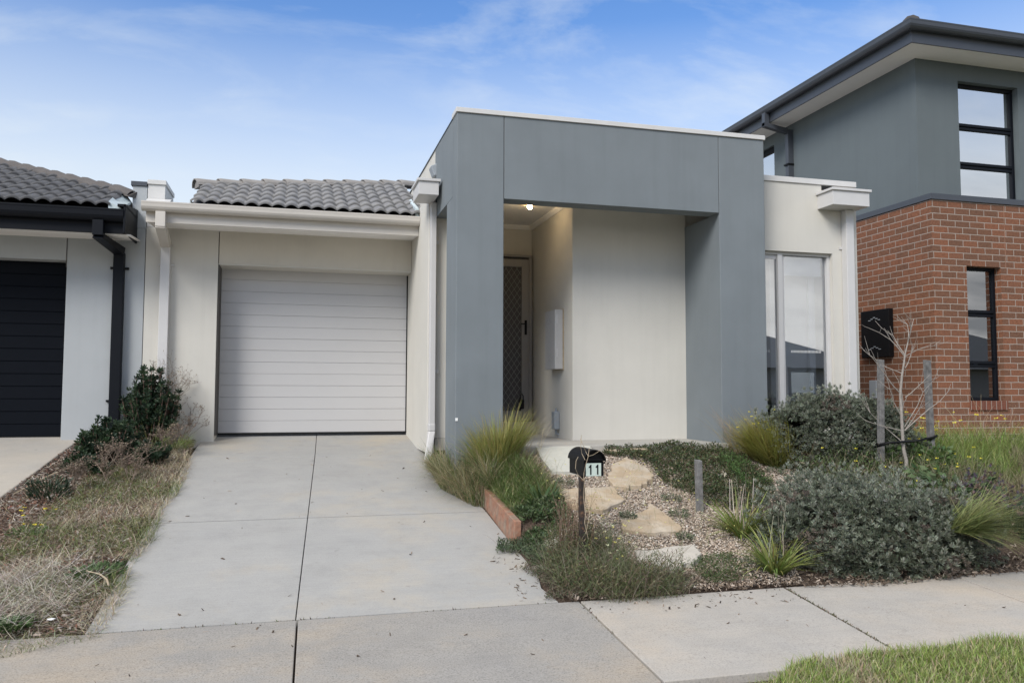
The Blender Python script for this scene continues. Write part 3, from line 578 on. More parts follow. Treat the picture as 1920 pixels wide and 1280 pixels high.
# roofs of real tiles --------------------------------------------------
def tile_roof(name, m, mcap, parent, x0, x1, hip, side, y0=-1.05, z0=2.695, pitch=22.5, back=4):
    """front slope of interlocking tiles, cut along the hip line; hip = [(x,y),(x,y)] on the slope"""
    k = math.tan(R(pitch)); gauge = .32; w = .150; nx = 8
    (ax, ay), (bx, by) = hip
    hy = lambda x: ay+(by-ay)*(x-ax)/(bx-ax)
    ymax = max(hy(x0), hy(x1)); rows = int((ymax-y0)/(gauge*math.cos(R(pitch))))+1
    xs = np.arange(x0, x1+1e-6, w/nx); prof = np.array([abs(math.sin(math.pi*i/nx)) for i in range(nx)])
    pr = .036*np.power(np.array([prof[i % nx] for i in range(len(xs))]), .9)
    co = []; fs = []
    gy = gauge*math.cos(R(pitch)); nrm = Vector((0, -math.sin(R(pitch)), math.cos(R(pitch))))
    r0 = random.Random(3)
    for r_ in range(rows):
        ya, yb = y0+r_*gy, y0+(r_+1)*gy+.03
        lift_a, lift_b = .030, .004
        base = len(co)
        for j, (yy, lf) in enumerate(((ya, .0), (ya, lift_a), (ya+.006, lift_a+.004), ((ya+yb)/2, (lift_a+lift_b)/2), (yb, lift_b))):
            for i, x in enumerate(xs):
                h = lf+pr[i] if j else pr[i]+.006
                jit = .002*math.sin(i*.9/nx*5+r_*2.1)
                p = Vector((x, yy, z0+k*(yy-y0)))+nrm*(h+jit); co.append(tuple(p))
        n = len(xs)
        for j in range(4):
            for i in range(n-1):
                yc = co[base+j*n+i][1]; xc = xs[i]
                if yc < hy(xc)+.02 and ya < hy(xc)-.02: fs.append((base+j*n+i, base+j*n+i+1, base+(j+1)*n+i+1, base+(j+1)*n+i))
    root = part(MB(), 'roof', m, parent)
    o = rawmesh('tile_slope', np.array(co), np.array(fs), None, m, root)
    # plain underside closing the slope, and the far slopes falling away
    zz = lambda x, y: z0+k*(y-y0)
    zmax = max(zz(ax, ay), zz(bx, by)); mb = MB()
    A = (ax, ay, zz(ax, ay)); B = (bx, by, zz(bx, by))
    if side > 0:   # hip climbs to the right
        mb.add([(x0, y0+.05, z0-.02), (x1, y0+.05, z0-.02), (x1, hy(x1), zz(x1, hy(x1))-.01), (x0, hy(x0), zz(x0, hy(x0))-.01), (x0, back, zz(x0, hy(x0))-.25), (x1, back, zz(x1, hy(x1))-.2)], [(0, 1, 2, 3), (3, 2, 5, 4)])
    else:
        mb.add([(x0, y0+.05, z0-.02), (x1, y0+.05, z0-.02), (x1, hy(x1), zz(x1, hy(x1))-.01), (x0, hy(x0), zz(x0, hy(x0))-.01), (x0, back, zz(x0, hy(x0))-.2), (x1, back, zz(x1, hy(x1))-.25)], [(0, 1, 2, 3), (3, 2, 5, 4)])
    mb.build('roof_deck', m, root)
    # hip capping: overlapping half-round tiles
    A = Vector(A); B = Vector(B); d = (B-A) if side > 0 else (A-B); st = A if side > 0 else B; ln = d.length; d.normalize()
    n = int(ln/.30); sd_ = d.cross(Vector((0, 0, 1))).normalized(); upv = sd_.cross(d).normalized()
    mb = MB(); mo = MB()
    for i in range(n+1):
        a = st+d*(i*.30-.03); b = st+d*(i*.30+.31)
        ra = .125; rb = .112
        rings = []
        for (c, r__, lf) in ((a, ra, .020), (a+d*.035, ra, .022), (b, rb, .0)):
            rings.append([c+upv*(lf-.035)+sd_*(r__*math.cos(t))+upv*(r__*.82*math.sin(t)) for t in [math.pi*j/8 for j in range(9)]])
        rings.append([c_ - upv*0 for c_ in rings[2]])
        inner = [c for c in rings[0]]
        vs = [v for r__ in rings[:3] for v in r__]; fs = [(q*9+j, (q+1)*9+j, (q+1)*9+j+1, q*9+j+1) for q in range(2) for j in range(8)]
        # front lip thickness
        vs += [a+upv*(.020-.035)+sd_*((ra-.016)*math.cos(t))+upv*((ra-.016)*.82*math.sin(t)) for t in [math.pi*j/8 for j in range(9)]]
        fs += [(27+j, j, j+1, 27+j+1) for j in range(8)]
        mb.add(vs, fs)
    e = st+d*(n*.30+.33)
    mo.add([st-sd_*.12+Vector((0, 0, -.03)), st+sd_*.12+Vector((0, 0, -.03)), st+upv*.05, e-sd_*.12+Vector((0, 0, -.03)), e+sd_*.12+Vector((0, 0, -.03)), e+upv*.05], [(0, 1, 2), (3, 5, 4), (0, 2, 5, 3), (1, 4, 5, 2), (0, 3, 4, 1)])
    # end closure of the first cap
    mo.add([st-d*.0+upv*(-.03)+sd_*(.11*math.cos(t))+upv*(.09*math.sin(t)) for t in [math.pi*j/8 for j in range(9)]], [tuple(range(9))])
    mb.build('ridge_cap', mcap, root); mo.build('cap_mortar', mcap, root)
    return root
tile_roof('roof', 'roof_tile', 'ridge_cap_tile', H, -.262, 2.462, [(-.33, .13), (2.5, 1.28)], 1)

# ------------------------------------------------------------------ left neighbour
HL = empty('house', (-2.4, -.35, 0), 'left neighbour house with black garage door and dark tiled roof, only partly in frame', 'house')
def build_left():
    mb = MB(); mb.box(-1.690, -.842, -.35, 5, -.15, 2.50); mb.box(-8, -4.3, -.35, 5, -.15, 2.5); part(mb, 'wall', 'pale_render', HL, bevel=BV)
    mb = MB(); mb.box(-4.3, -1.70, -.352, .1, 2.075, 2.50); part(mb, 'garage_lintel', 'pale_render', HL, bevel=.006)
    mb = MB(); mb.box(-1.704, -1.686, -.338, 0, 2.0, 2.5); mb.box(-.846, -.832, -.335, 0, -.1, 2.5); part(mb, 'joint_strip', 'mastic', HL)
    gd = part(MB(), 'garage_door', 'black_door', HL)
    mb = MB(); n = 14; hh = 2.07/n
    for i in range(n):
        z0 = .0+i*hh
        mb.profile([(-.10, z0), (-.10, z0+hh), (-.15, z0+hh), (-.15, z0+hh-.004), (-.158, z0+hh-.008), (-.158, z0+.005), (-.15, z0+.001), (-.15, z0)], -4.29, -1.692)
    mb.build('door_panel', 'black_door', gd)
    mb = MB(); mb.box(-4.29, -1.69, -.17, -.1, -.03, .003); mb.build('door_seal', 'rubber', gd)
    mb = MB(); mb.box(-8, -.96, -.975, -.95, 2.31, 2.50); part(mb, 'fascia', 'charcoal_metal', HL, bevel=.002)
    mb = MB(); mb.hexa([(-8, -.95, 2.30), (-.90, -.95, 2.30), (-.90, -.352, 2.34), (-8, -.352, 2.34), (-8, -.95, 2.312), (-.90, -.95, 2.312), (-.90, -.352, 2.352), (-8, -.352, 2.352)]); part(mb, 'soffit', 'soffit_white', HL)
    mb = MB(); mb.profile(gutter_profile(-1.09, 2.435, 2.575), -8, -.955); part(mb, 'gutter', 'charcoal_metal', HL)
    mb = MB(); mb.box(-.955, -.935, -1.08, -.353, 2.31, 2.62); mb.hexa([(-1.02, -1.08, 2.60), (-.935, -1.08, 2.60), (-.935, -.353, 2.60), (-1.02, -.353, 2.60), (-1.02, -1.08, 2.63), (-.935, -1.08, 2.63), (-.935, -.353, 2.72), (-1.02, -.353, 2.72)]); part(mb, 'gutter_end', 'charcoal_metal', HL, bevel=.003)
    mb = MB(); mb.hexa([(-1.12, -1.04, 2.57), (-.99, -1.04, 2.57), (-1.02, -.3, 2.80), (-1.16, -.3, 2.83), (-1.12, -1.04, 2.66), (-.99, -1.04, 2.59), (-1.02, -.3, 2.83), (-1.16, -.3, 2.95)]); part(mb, 'valley_flashing', 'galvanised', HL)
    mb = MB(); mb.box(-1.0, -.838, -.352, 1.5, 2.501, 3.015); part(mb, 'boundary_parapet', 'pale_render', HL, bevel=.003)
    mb = MB(); mb.box(-1.02, -.838, -.37, 1.5, 3.016, 3.07); part(mb, 'parapet_cap', 'slate_metal', HL, bevel=.003)
    d = part(MB().box(-1.172, -1.055, -.452, -.354, -.1, 2.18), 'downpipe', 'charcoal_metal', HL, bevel=.006)
    mb = MB(); mb.box(-1.27, -1.16, -1.075, -.985, 2.27, 2.44)
    mb.hexa([(-1.27, -1.073, 2.235), (-1.16, -1.073, 2.235), (-1.055, -.455, 2.155), (-1.172, -.455, 2.155), (-1.27, -.987, 2.298), (-1.16, -.987, 2.298), (-1.055, -.36, 2.25), (-1.172, -.36, 2.25)])
    mb.build('downpipe_elbow', 'charcoal_metal', d, bevel=.004)
    for z in (.42, 2.0): MB().box(-1.215, -1.012, -.385, -.353, z-.013, z+.013).build('pipe_clip', 'black_metal', d)
    tile_roof('roof', 'dark_roof_tile', 'dark_ridge_tile', HL, -6.2, -1.09, [(-1.09, -.24), (-2.98, 1.35)], -1, y0=-1.05, z0=2.60)
build_left()

# ------------------------------------------------------------------ right neighbour
HR = empty('house', (9.09, -2.0, 0), 'two storey neighbour house with red brick ground floor and dark grey upper floor', 'house')
def build_right():
    bx, by = 9.09, -2.0; wx0, wx1, wz0, wz1 = 9.637, 10.205, .440, 2.25
    mb = MB(); t = .2
    mb.box(bx, wx0, by, by+t, -.15, 3.118); mb.box(wx1, 16, by, by+t, -.15, 3.118); mb.box(wx0, wx1, by, by+t, -.15, wz0-.10); mb.box(wx0, wx1, by, by+t, wz1, 3.118)
    mb.box(bx, bx+t, by+t, 9, -.15, 3.118)
    part(mb, 'brick_wall', 'red_brick', HR)
    mb = MB(); mb.box(wx0-.02, wx1+.03, by-.022, by+.19, wz0-.125, wz0-.002); part(mb, 'window_sill', 'sill_brick', HR, bevel=.003)
    mb = MB(); mb.box(bx-.02, 16, by-.022, by+.35, 3.12, 3.20); mb.box(bx-.02, bx+.35, by+.35, 9, 3.12, 3.20); part(mb, 'parapet_cap', 'slate_metal', HR, bevel=.003)
    mb = MB(); mb.box(bx+.2, 16, by+.2, 9, 3.0, 3.11); part(mb, 'floor_slab', 'interior', HR)
    mb = MB(); mb.box(bx+.2, 12, -.3, -.25, -.1, 3.0); mb.box(bx+.2, 12, by+.2, -.3, -.12, -.1); part(mb, 'room_lining', 'dark_interior', HR)
    # control joint in the brickwork
    mb = MB(); mb.box(10.285, 10.293, by-.003, by+.01, 2.24, 3.118); mb.box(10.285, 10.293, by-.003, by+.01, -.1, .32); part(mb, 'joint_strip', 'timber_red', HR)
    # upper storey
    ux, uy, uz = 9.125, -1.75, 5.165; ax0, ax1, az0, az1 = 9.83, 10.87, 3.24, 4.905
    mb = MB()
    mb.box(ux, ax0, uy, uy+.2, 3.2, uz); mb.box(ax1, 16, uy, uy+.2, 3.2, uz); mb.box(ax0, ax1, uy, uy+.2, 3.2, az0); mb.box(ax0, ax1, uy, uy+.2, az1, uz)
    mb.box(ux, ux+.2, uy+.2, 1.67, 3.2, uz); mb.box(ux, ux+.2, 3.0, 9, 3.2, uz); mb.box(ux, ux+.2, 1.67, 3.0, 3.2, 3.9); mb.box(ux, ux+.2, 1.67, 3.0, 4.95, uz)
    part(mb, 'upper_wall', 'dark_grey_render', HR)
    mb = MB(); mb.box(ux+.2, 13, .3, .34, 3.2, 5.1); part(mb, 'room_lining', 'interior', HR)
    def win(x0, x1, y, z0, z1, bars, gl, fr=.05, bar=.075):
        w = part(MB(), 'window', 'charcoal_metal', HR)
        mb = MB(); mb.box(x0, x1, y, y+.07, z0, z0+fr); mb.box(x0, x1, y, y+.07, z1-fr, z1); mb.box(x0, x0+fr*.6, y+.001, y+.07, z0+fr, z1-fr); mb.box(x1-fr, x1, y+.001, y+.07, z0+fr, z1-fr)
        for b in bars:
            mb.box(x0+fr*.6, x1-fr, y+.004, y+.066, b-bar/2, b-.004); mb.box(x0+fr*.6, x1-fr, y-.008, y+.06, b+.004, b+bar/2)
        mb.build('window_frame', 'charcoal_metal', w, bevel=.004)
        mb = MB(); ed = [z0+fr]+[q for b in bars for q in (b-bar/2, b+bar/2)]+[z1-fr]
        for a, b in zip(ed[::2], ed[1::2]): mb.box(x0+fr*.6, x1-fr, y+.03, y+.036, a, b)
        mb.build('window_pane', gl, w); return w
    w = win(wx0, wx1, by+.10, wz0, wz1, [.93+.0, 1.62], 'dark_glass', fr=.045, bar=.09)
    mb = MB(); mb.box(wx0+.37, wx0+.47, by+.34, by+.36, .46, 2.2); mb.box(wx0+.02, wx0+.37, by+.33, by+.345, .60, .625); mb.build('curtain', 'blind', w)
    win(ax0, ax1, uy+.09, az0, az1, [3.74+.0, 4.29], 'upper_glass', fr=.05, bar=.09)
    w = part(MB(), 'window', 'charcoal_metal', HR)
    mb = MB(); mb.box(ux+.06, ux+.12, 1.67, 3.0, 4.86, 4.95); mb.box(ux+.06, ux+.12, 1.67, 1.72, 3.9, 4.86); mb.box(ux+.06, ux+.12, 1.72, 3.0, 3.9, 3.95); mb.build('window_frame', 'charcoal_metal', w)
    mb = MB(); mb.box(ux+.09, ux+.095, 1.72, 3.0, 3.95, 4.86); mb.build('window_pane', 'upper_glass', w)
    # eaves
    ex, ey = 8.69, -2.185
    mb = MB(); mb.box(ex+.02, ux+.1, ey+.02, 9, 5.150, 5.163); mb.box(ux+.1, 16, ey+.02, uy+.1, 5.150, 5.163); part(mb, 'soffit', 'soffit_white', HR)
    mb = MB(); mb.box(ex, ex+.02, ey, 9, 5.14, 5.34); mb.box(ex+.02, 16, ey, ey+.02, 5.14, 5.34); part(mb, 'fascia', 'slate_metal', HR, bevel=.002)
    pr = gutter_profile(0, 5.29, 5.412); mb = MB()
    # mitred gutter along both eaves
    n = len(pr); A = [(16, ey-.115+u, z) for u, z in pr]; Bm = [(ex-.115+u, ey-.115+u, z) for u, z in pr]; C_ = [(ex-.115+u, 9, z) for u, z in pr]
    mb.add(A+Bm+C_, [tuple(range(n)), tuple(3*n-1-i for i in range(n))]+[(i, n+i, n+(i+1) % n, (i+1) % n) for i in range(n)]+[(n+i, 2*n+i, 2*n+(i+1) % n, n+(i+1) % n) for i in range(n)])
    gt = part(mb, 'gutter', 'slate_metal', HR)
    for i in range(24): MB().box(8.75+i*.12, 8.81+i*.12, ey-.1175, ey-.1145, 5.388, 5.392).build('gutter_slot', 'black_metal', gt)
    # hipped roof
    k = math.tan(R(22)); z0 = 5.37; q = 3.6
    rf = part(MB(), 'roof', 'dark_roof_tile', HR)
    mb = MB(); mb.add([(ex, ey, z0), (16, ey, z0), (16, ey+q, z0+k*q), (ex+q, ey+q, z0+k*q), (ex, 9, z0), (ex+q, 9, z0+k*q)], [(0, 1, 2, 3), (0, 3, 5, 4)]); mb.build('tile_slope', 'dark_roof_tile', rf)
    mb = MB(); d = Vector((1, 1, k)).normalized()
    st = Vector((ex+.05, ey+.05, z0+.02))
    for i in range(12):
        a = st+d*(i*.32); b = a+d*.34; mb.tube([a+Vector((0, 0, .02)), b], [.12, .10], 10)
    mb.build('ridge_cap', 'dark_ridge_tile', rf)
    # downpipe from the eave
    d = part(MB().box(9.02, 9.122, 1.09, 1.18, 3.2, 5.04), 'downpipe', 'slate_metal', HR, bevel=.004)
    mb = MB(); mb.box(8.58, 8.672, 1.10, 1.19, 5.07, 5.30); mb.hexa([(8.58, 1.10, 5.06), (9.02, 1.09, 4.97), (9.122, 1.18, 4.95), (8.58, 1.19, 5.06), (8.58, 1.10, 5.13), (9.02, 1.09, 5.06), (9.122, 1.18, 5.05), (8.58, 1.19, 5.13)]); mb.build('downpipe_elbow', 'slate_metal', d, bevel=.003)
    mb = MB(); mb.box(9.0, 9.13, 1.08, 1.20, 4.42, 4.45); mb.build('pipe_clip', 'black_metal', d)
    # meter box and small plastic box on the brick side wall
    m_ = part(MB().box(9.01, 9.088, -1.245, -.66, 1.05, 1.733), 'meter_box', 'black_metal', HR, bevel=.006, label='black metal meter box on the brick side wall')
    for zc in (1.18, 1.60):
        for (dy_, dz_) in ((-.10, -.02), (-.05, 0), (.0, .018), (.05, 0), (.10, -.02)): MB().box(9.002, 9.011, -.95+dy_-.02, -.95+dy_+.02, zc+dz_, zc+dz_+.010).build('louvre', 'light_grey_plastic', m_)
    part(MB().box(9.03, 9.088, -.93, -.78, .46, .72), 'junction_box', 'light_grey_plastic', HR, bevel=.008)
build_right()

# ================================================================== garden
def at(px, py, Y):
    """point on the vertical plane y = Y seen at a pixel of the 1920-wide photo (used to measure positions)"""
    d = fw+(px-960)/F*r2-(py-640)/F*u2; t = (Y-CAM.y)/d.y; return CAM+d*t
def C3(*c): return np.array(c, float)
class Veg:
    def __init__(s, seed=1): s.co = []; s.f = []; s.c = []; s.n = 0; s.r = np.random.default_rng(seed)
    def _add(s, co, f, c): s.co.append(co.reshape(-1, 3)); s.f.append((f+s.n).reshape(-1, 4)); s.c.append(c.reshape(-1, 3)); s.n += co.size//3
    def blades(s, base, az, ln, lean, bend, w, c0, c1, segs=4, var=.25, twist=.5, taper=1.0):
        """curved strips: base (n,3); az, ln, lean, bend, w arrays or scalars; c0/c1 root and tip colour"""
        n = len(base); r = s.r; A = lambda v: np.broadcast_to(np.asarray(v, float), (n,)).copy()
        az, ln, lean, bend, w = map(A, (az, ln, lean, bend, w)); t = np.linspace(0, 1, segs+1)
        p = np.zeros((n, segs+1, 3)); p[:, 0] = base
        d2 = np.stack([np.cos(az), np.sin(az)], -1)
        for i in range(segs):
            th = lean+bend*(t[i]+t[i+1])/2; st = ln/segs
            p[:, i+1, :2] = p[:, i, :2]+(np.sin(th)*st)[:, None]*d2; p[:, i+1, 2] = p[:, i, 2]+np.cos(th)*st
        ta = az+math.pi/2+r.normal(0, twist, n); sd = np.stack([np.cos(ta), np.sin(ta), np.zeros(n)], -1)
        ww = w[:, None]*np.maximum(.06, (1-t**2*taper))[None]*np.minimum(1, .6+t*2)[None]
        a = p-sd[:, None]*ww[..., None]/2; b = p+sd[:, None]*ww[..., None]/2
        co = np.stack([a, b], 2)
        k = (np.arange(n)*(segs+1)*2)[:, None]+(np.arange(segs)*2)[None]
        f = np.stack([k, k+1, k+3, k+2], -1)
        br = r.uniform(1-var, 1+var, (n, 1, 1, 1)); hue = r.normal(0, var*.25, (n, 1, 1, 3))
        c0 = np.asarray(c0, float); c1 = np.asarray(c1, float)
        if c0.ndim == 1: c0 = np.broadcast_to(c0, (n, 3)); c1 = np.broadcast_to(c1, (n, 3))
        c = (c0[:, None, None]*(1-t)[None, :, None, None]+c1[:, None, None]*t[None, :, None, None])*br*(1+hue)
        s._add(co, f, np.clip(np.broadcast_to(c, co.shape), .005, .95))
    def leaves(s, base, d, ln, w, c, var=.25, fold=.25, shape=.5):
        n = len(base); r = s.r; A = lambda v: np.broadcast_to(np.asarray(v, float), (n,)).copy()
        ln, w = A(ln), A(w); d = d/np.linalg.norm(d, axis=1, keepdims=True)
        q = r.normal(0, 1, (n, 3)); sd = np.cross(d, q); sd /= np.linalg.norm(sd, axis=1, keepdims=True); nn = np.cross(sd, d)
        mid = base+d*(ln*shape)[:, None]
        co = np.stack([base, mid+sd*(w/2)[:, None]+nn*(w*fold)[:, None], base+d*ln[:, None], mid-sd*(w/2)[:, None]+nn*(w*fold)[:, None]], 1)
        f = (np.arange(n)*4)[:, None]+np.arange(4)[None]
        c = np.asarray(c, float); c = np.broadcast_to(c, (n, 3)) if c.ndim == 1 else c
        c = c*r.uniform(1-var, 1+var, (n, 1))*(1+r.normal(0, var*.2, (n, 3)))
        s._add(co, f, np.clip(np.repeat(c[:, None], 4, 1), .005, .95))
    def rosettes(s, P, axis, k, ln, w, c, splay=(.35, 1.1), up=.0, **kw):
        n = len(P); r = s.r; axis = axis/np.linalg.norm(axis, axis=1, keepdims=True)
        q = r.normal(0, 1, (n, 3)); u = np.cross(axis, q); u /= np.linalg.norm(u, axis=1, keepdims=True); v = np.cross(axis, u)
        ph = (np.arange(k)*2.399)[None]+r.uniform(0, 6.28, (n, 1)); sp = np.linspace(splay[0], splay[1], k)[None]+r.normal(0, .12, (n, k))
        d = axis[:, None]*np.cos(sp)[..., None]+(u[:, None]*np.cos(ph)[..., None]+v[:, None]*np.sin(ph)[..., None])*np.sin(sp)[..., None]
        d[..., 2] += up
        b = np.repeat(P[:, None], k, 1)+axis[:, None]*(.012*(1-np.linspace(0, 1, k)))[None, :, None]
        c = np.asarray(c, float); c = np.broadcast_to(c, (n, 3)) if c.ndim == 1 else c
        cc = np.repeat((c*r.uniform(.8, 1.2, (n, 1)))[:, None], k, 1)
        L_ = ln*r.uniform(.7, 1.15, (n, k)); s.leaves(b.reshape(-1, 3), d.reshape(-1, 3), L_.ravel(), w*r.uniform(.8, 1.2, n*k), cc.reshape(-1, 3), **kw)
    def flowers(s, P, size, c):
        n = len(P); k = 4
        for j in range(k):
            a = s.r.uniform(0, .8, n)+j*math.pi/2; d = np.stack([np.cos(a), np.sin(a), np.full(n, .35)], -1); s.leaves(P, d, size, size*.9, c, var=.12, shape=.65)
    def stalks(s, base, az, ln, lean, bend, w, c, **kw): s.blades(base, az, ln, lean, bend, w, c, c, segs=5, taper=.5, twist=3, **kw)
    def build(s, name, parent=None, m='foliage'):
        return rawmesh(name, np.vstack(s.co), np.vstack(s.f), np.vstack(s.c), m, parent)
def mixc(r, n, cols, wts=None):
    cols = np.array(cols, float); i = r.choice(len(cols), n, p=None if wts is None else np.array(wts)/np.sum(wts)); return cols[i]
def scat(r, n, x0, x1, y0, y1, dz=0):
    x = r.uniform(x0, x1, n); y = r.uniform(y0, y1, n); return np.stack([x, y, Garr(x, y)+dz], -1)
def inpoly(P, poly):
    x, y = P[:, 0], P[:, 1]; ins = np.zeros(len(P), bool); n = len(poly)
    for i in range(n):
        x1, y1 = poly[i]; x2, y2 = poly[(i+1) % n]
        c = ((y1 > y) != (y2 > y)) & (x < (x2-x1)*(y-y1)/(y2-y1+1e-12)+x1); ins ^= c
    return ins
def scatpoly(r, n, poly, dz=0):
    a = np.array(poly); P = scat(r, n*3, a[:, 0].min(), a[:, 0].max(), a[:, 1].min(), a[:, 1].max(), dz); return P[inpoly(P, poly)][:n]
def disc(r, n, cx, cy, rad, sq=1.0, dz=0):
    a = r.uniform(0, 6.28, n); q = np.sqrt(r.uniform(0, 1, n))*rad; x = cx+q*np.cos(a); y = cy+q*np.sin(a)*sq
    return np.stack([x, y, Garr(x, y)+dz], -1), a

# ---- bark mulch, gravel and leaf litter (uncountable)
def chips(name, P, lmin, lmax, wr, cols, wts, seed, flat=.35, thick=.3):
    r = np.random.default_rng(seed); n = len(P); ln = r.uniform(lmin, lmax, n)*.5; w = ln*r.uniform(*wr, n); h = w*thick
    a = r.uniform(0, 6.28, n); t = r.normal(0, flat, n); ro = r.normal(0, flat, n)
    ax = np.stack([np.cos(a)*np.cos(t), np.sin(a)*np.cos(t), np.sin(t)], -1); sd = np.stack([-np.sin(a), np.cos(a), np.zeros(n)], -1)*np.cos(ro)[:, None]; sd[:, 2] = np.sin(ro)
    nn = np.cross(ax, sd); q = []
    for i, (u, v, k) in enumerate([(-1, -1, -1), (1, -.8, -1), (1, .7, -1), (-1, .9, -1), (-.8, -.7, 1), (.8, -.6, 1), (.9, .5, 1), (-.7, .8, 1)]):
        j = r.uniform(.75, 1.2, (n, 1)); q.append(P+(ax*(ln*u)[:, None]+sd*(w*v)[:, None]+nn*(h*k)[:, None])*j)
    co = np.stack(q, 1); k = (np.arange(n)*8)[:, None, None]; f = np.array([(0, 3, 2, 1), (4, 5, 6, 7), (0, 1, 5, 4), (1, 2, 6, 5), (2, 3, 7, 6), (3, 0, 4, 7)])[None]+k
    c = mixc(r, n, cols, wts)*r.uniform(.7, 1.3, (n, 1))
    return rawmesh(name, co.reshape(-1, 3), f.reshape(-1, 4), np.repeat(c, 8, 0), 'matte_attr')
def ground_cover():
    r = np.random.default_rng(11)
    mulch = [(-1.48, -.45), (-.2, -.45), (-.2, -5.86), (-2.4, -5.86), (-1.85, -4.8), (-1.58, -3.8), (-1.49, -3.0)]
    o = chips('bark_mulch', scatpoly(r, 15000, mulch, .018), .015, .055, (.12, .4), [(.10, .06, .045), (.19, .13, .10), (.30, .25, .21), (.42, .38, .34), (.20, .08, .05)], [4, 4, 3, 2, 1], 5)
    tag(o, 'brown bark mulch strip between the two driveways', 'mulch', kind='stuff')
    gr = [(2.95, -3.15), (5.5, -3.15), (6.0, -3.6), (5.9, -4.4), (5.1, -4.7), (4.6, -5.2), (4.4, -5.85), (3.3, -5.82), (3.0, -5.3), (2.95, -4.8), (2.85, -4.0)]
    P = scatpoly(r, 40000, gr, .014); P[:, 2] += .012*noise2(P[:, 0], P[:, 1], 5, 3)
    o = chips('gravel', P, .006, .019, (.5, .9), [(.60, .55, .49), (.47, .39, .31), (.40, .31, .24), (.30, .245, .20), (.50, .43, .36), (.17, .13, .10)], [1.5, 4, 4, 2, 3, 1.5], 6, thick=.6)
    tag(o, 'pinkish tan gravel between the stepping stones', 'gravel', kind='stuff')
    P = np.vstack([scatpoly(r, 2600, [(2.75, -5.0), (3.3, -5.6), (4.4, -5.6), (4.4, -5.88), (2.66, -5.9), (2.6, -5.5)], .02), scatpoly(r, 2600, [(4.3, -5.6), (6.4, -5.6), (7.5, -5.7), (7.5, -5.9), (5.6, -5.95), (4.9, -6.02), (4.3, -5.9)], .02), scat(r, 70, 2.8, 4.2, -6.2, -5.9, .006), scat(r, 45, -.1, 2.55, -5.8, -1.0, .004), scat(r, 40, -.3, 5.5, -7.1, -5.9, .004), scat(r, 60, 2.35, 2.62, -5.8, -4.9, .004), scat(r, 3000, 5.6, 8.8, -5.7, -3.2, .015)])
    o = chips('leaf_litter', P, .01, .04, (.15, .5), [(.10, .075, .055), (.20, .15, .11), (.34, .28, .23), (.055, .045, .04)], [4, 3, 2, 2], 7, flat=.5, thick=.15)
    tag(o, 'dark leaf litter and bark along the back edge of the footpath', 'leaf litter', kind='stuff')
ground_cover()

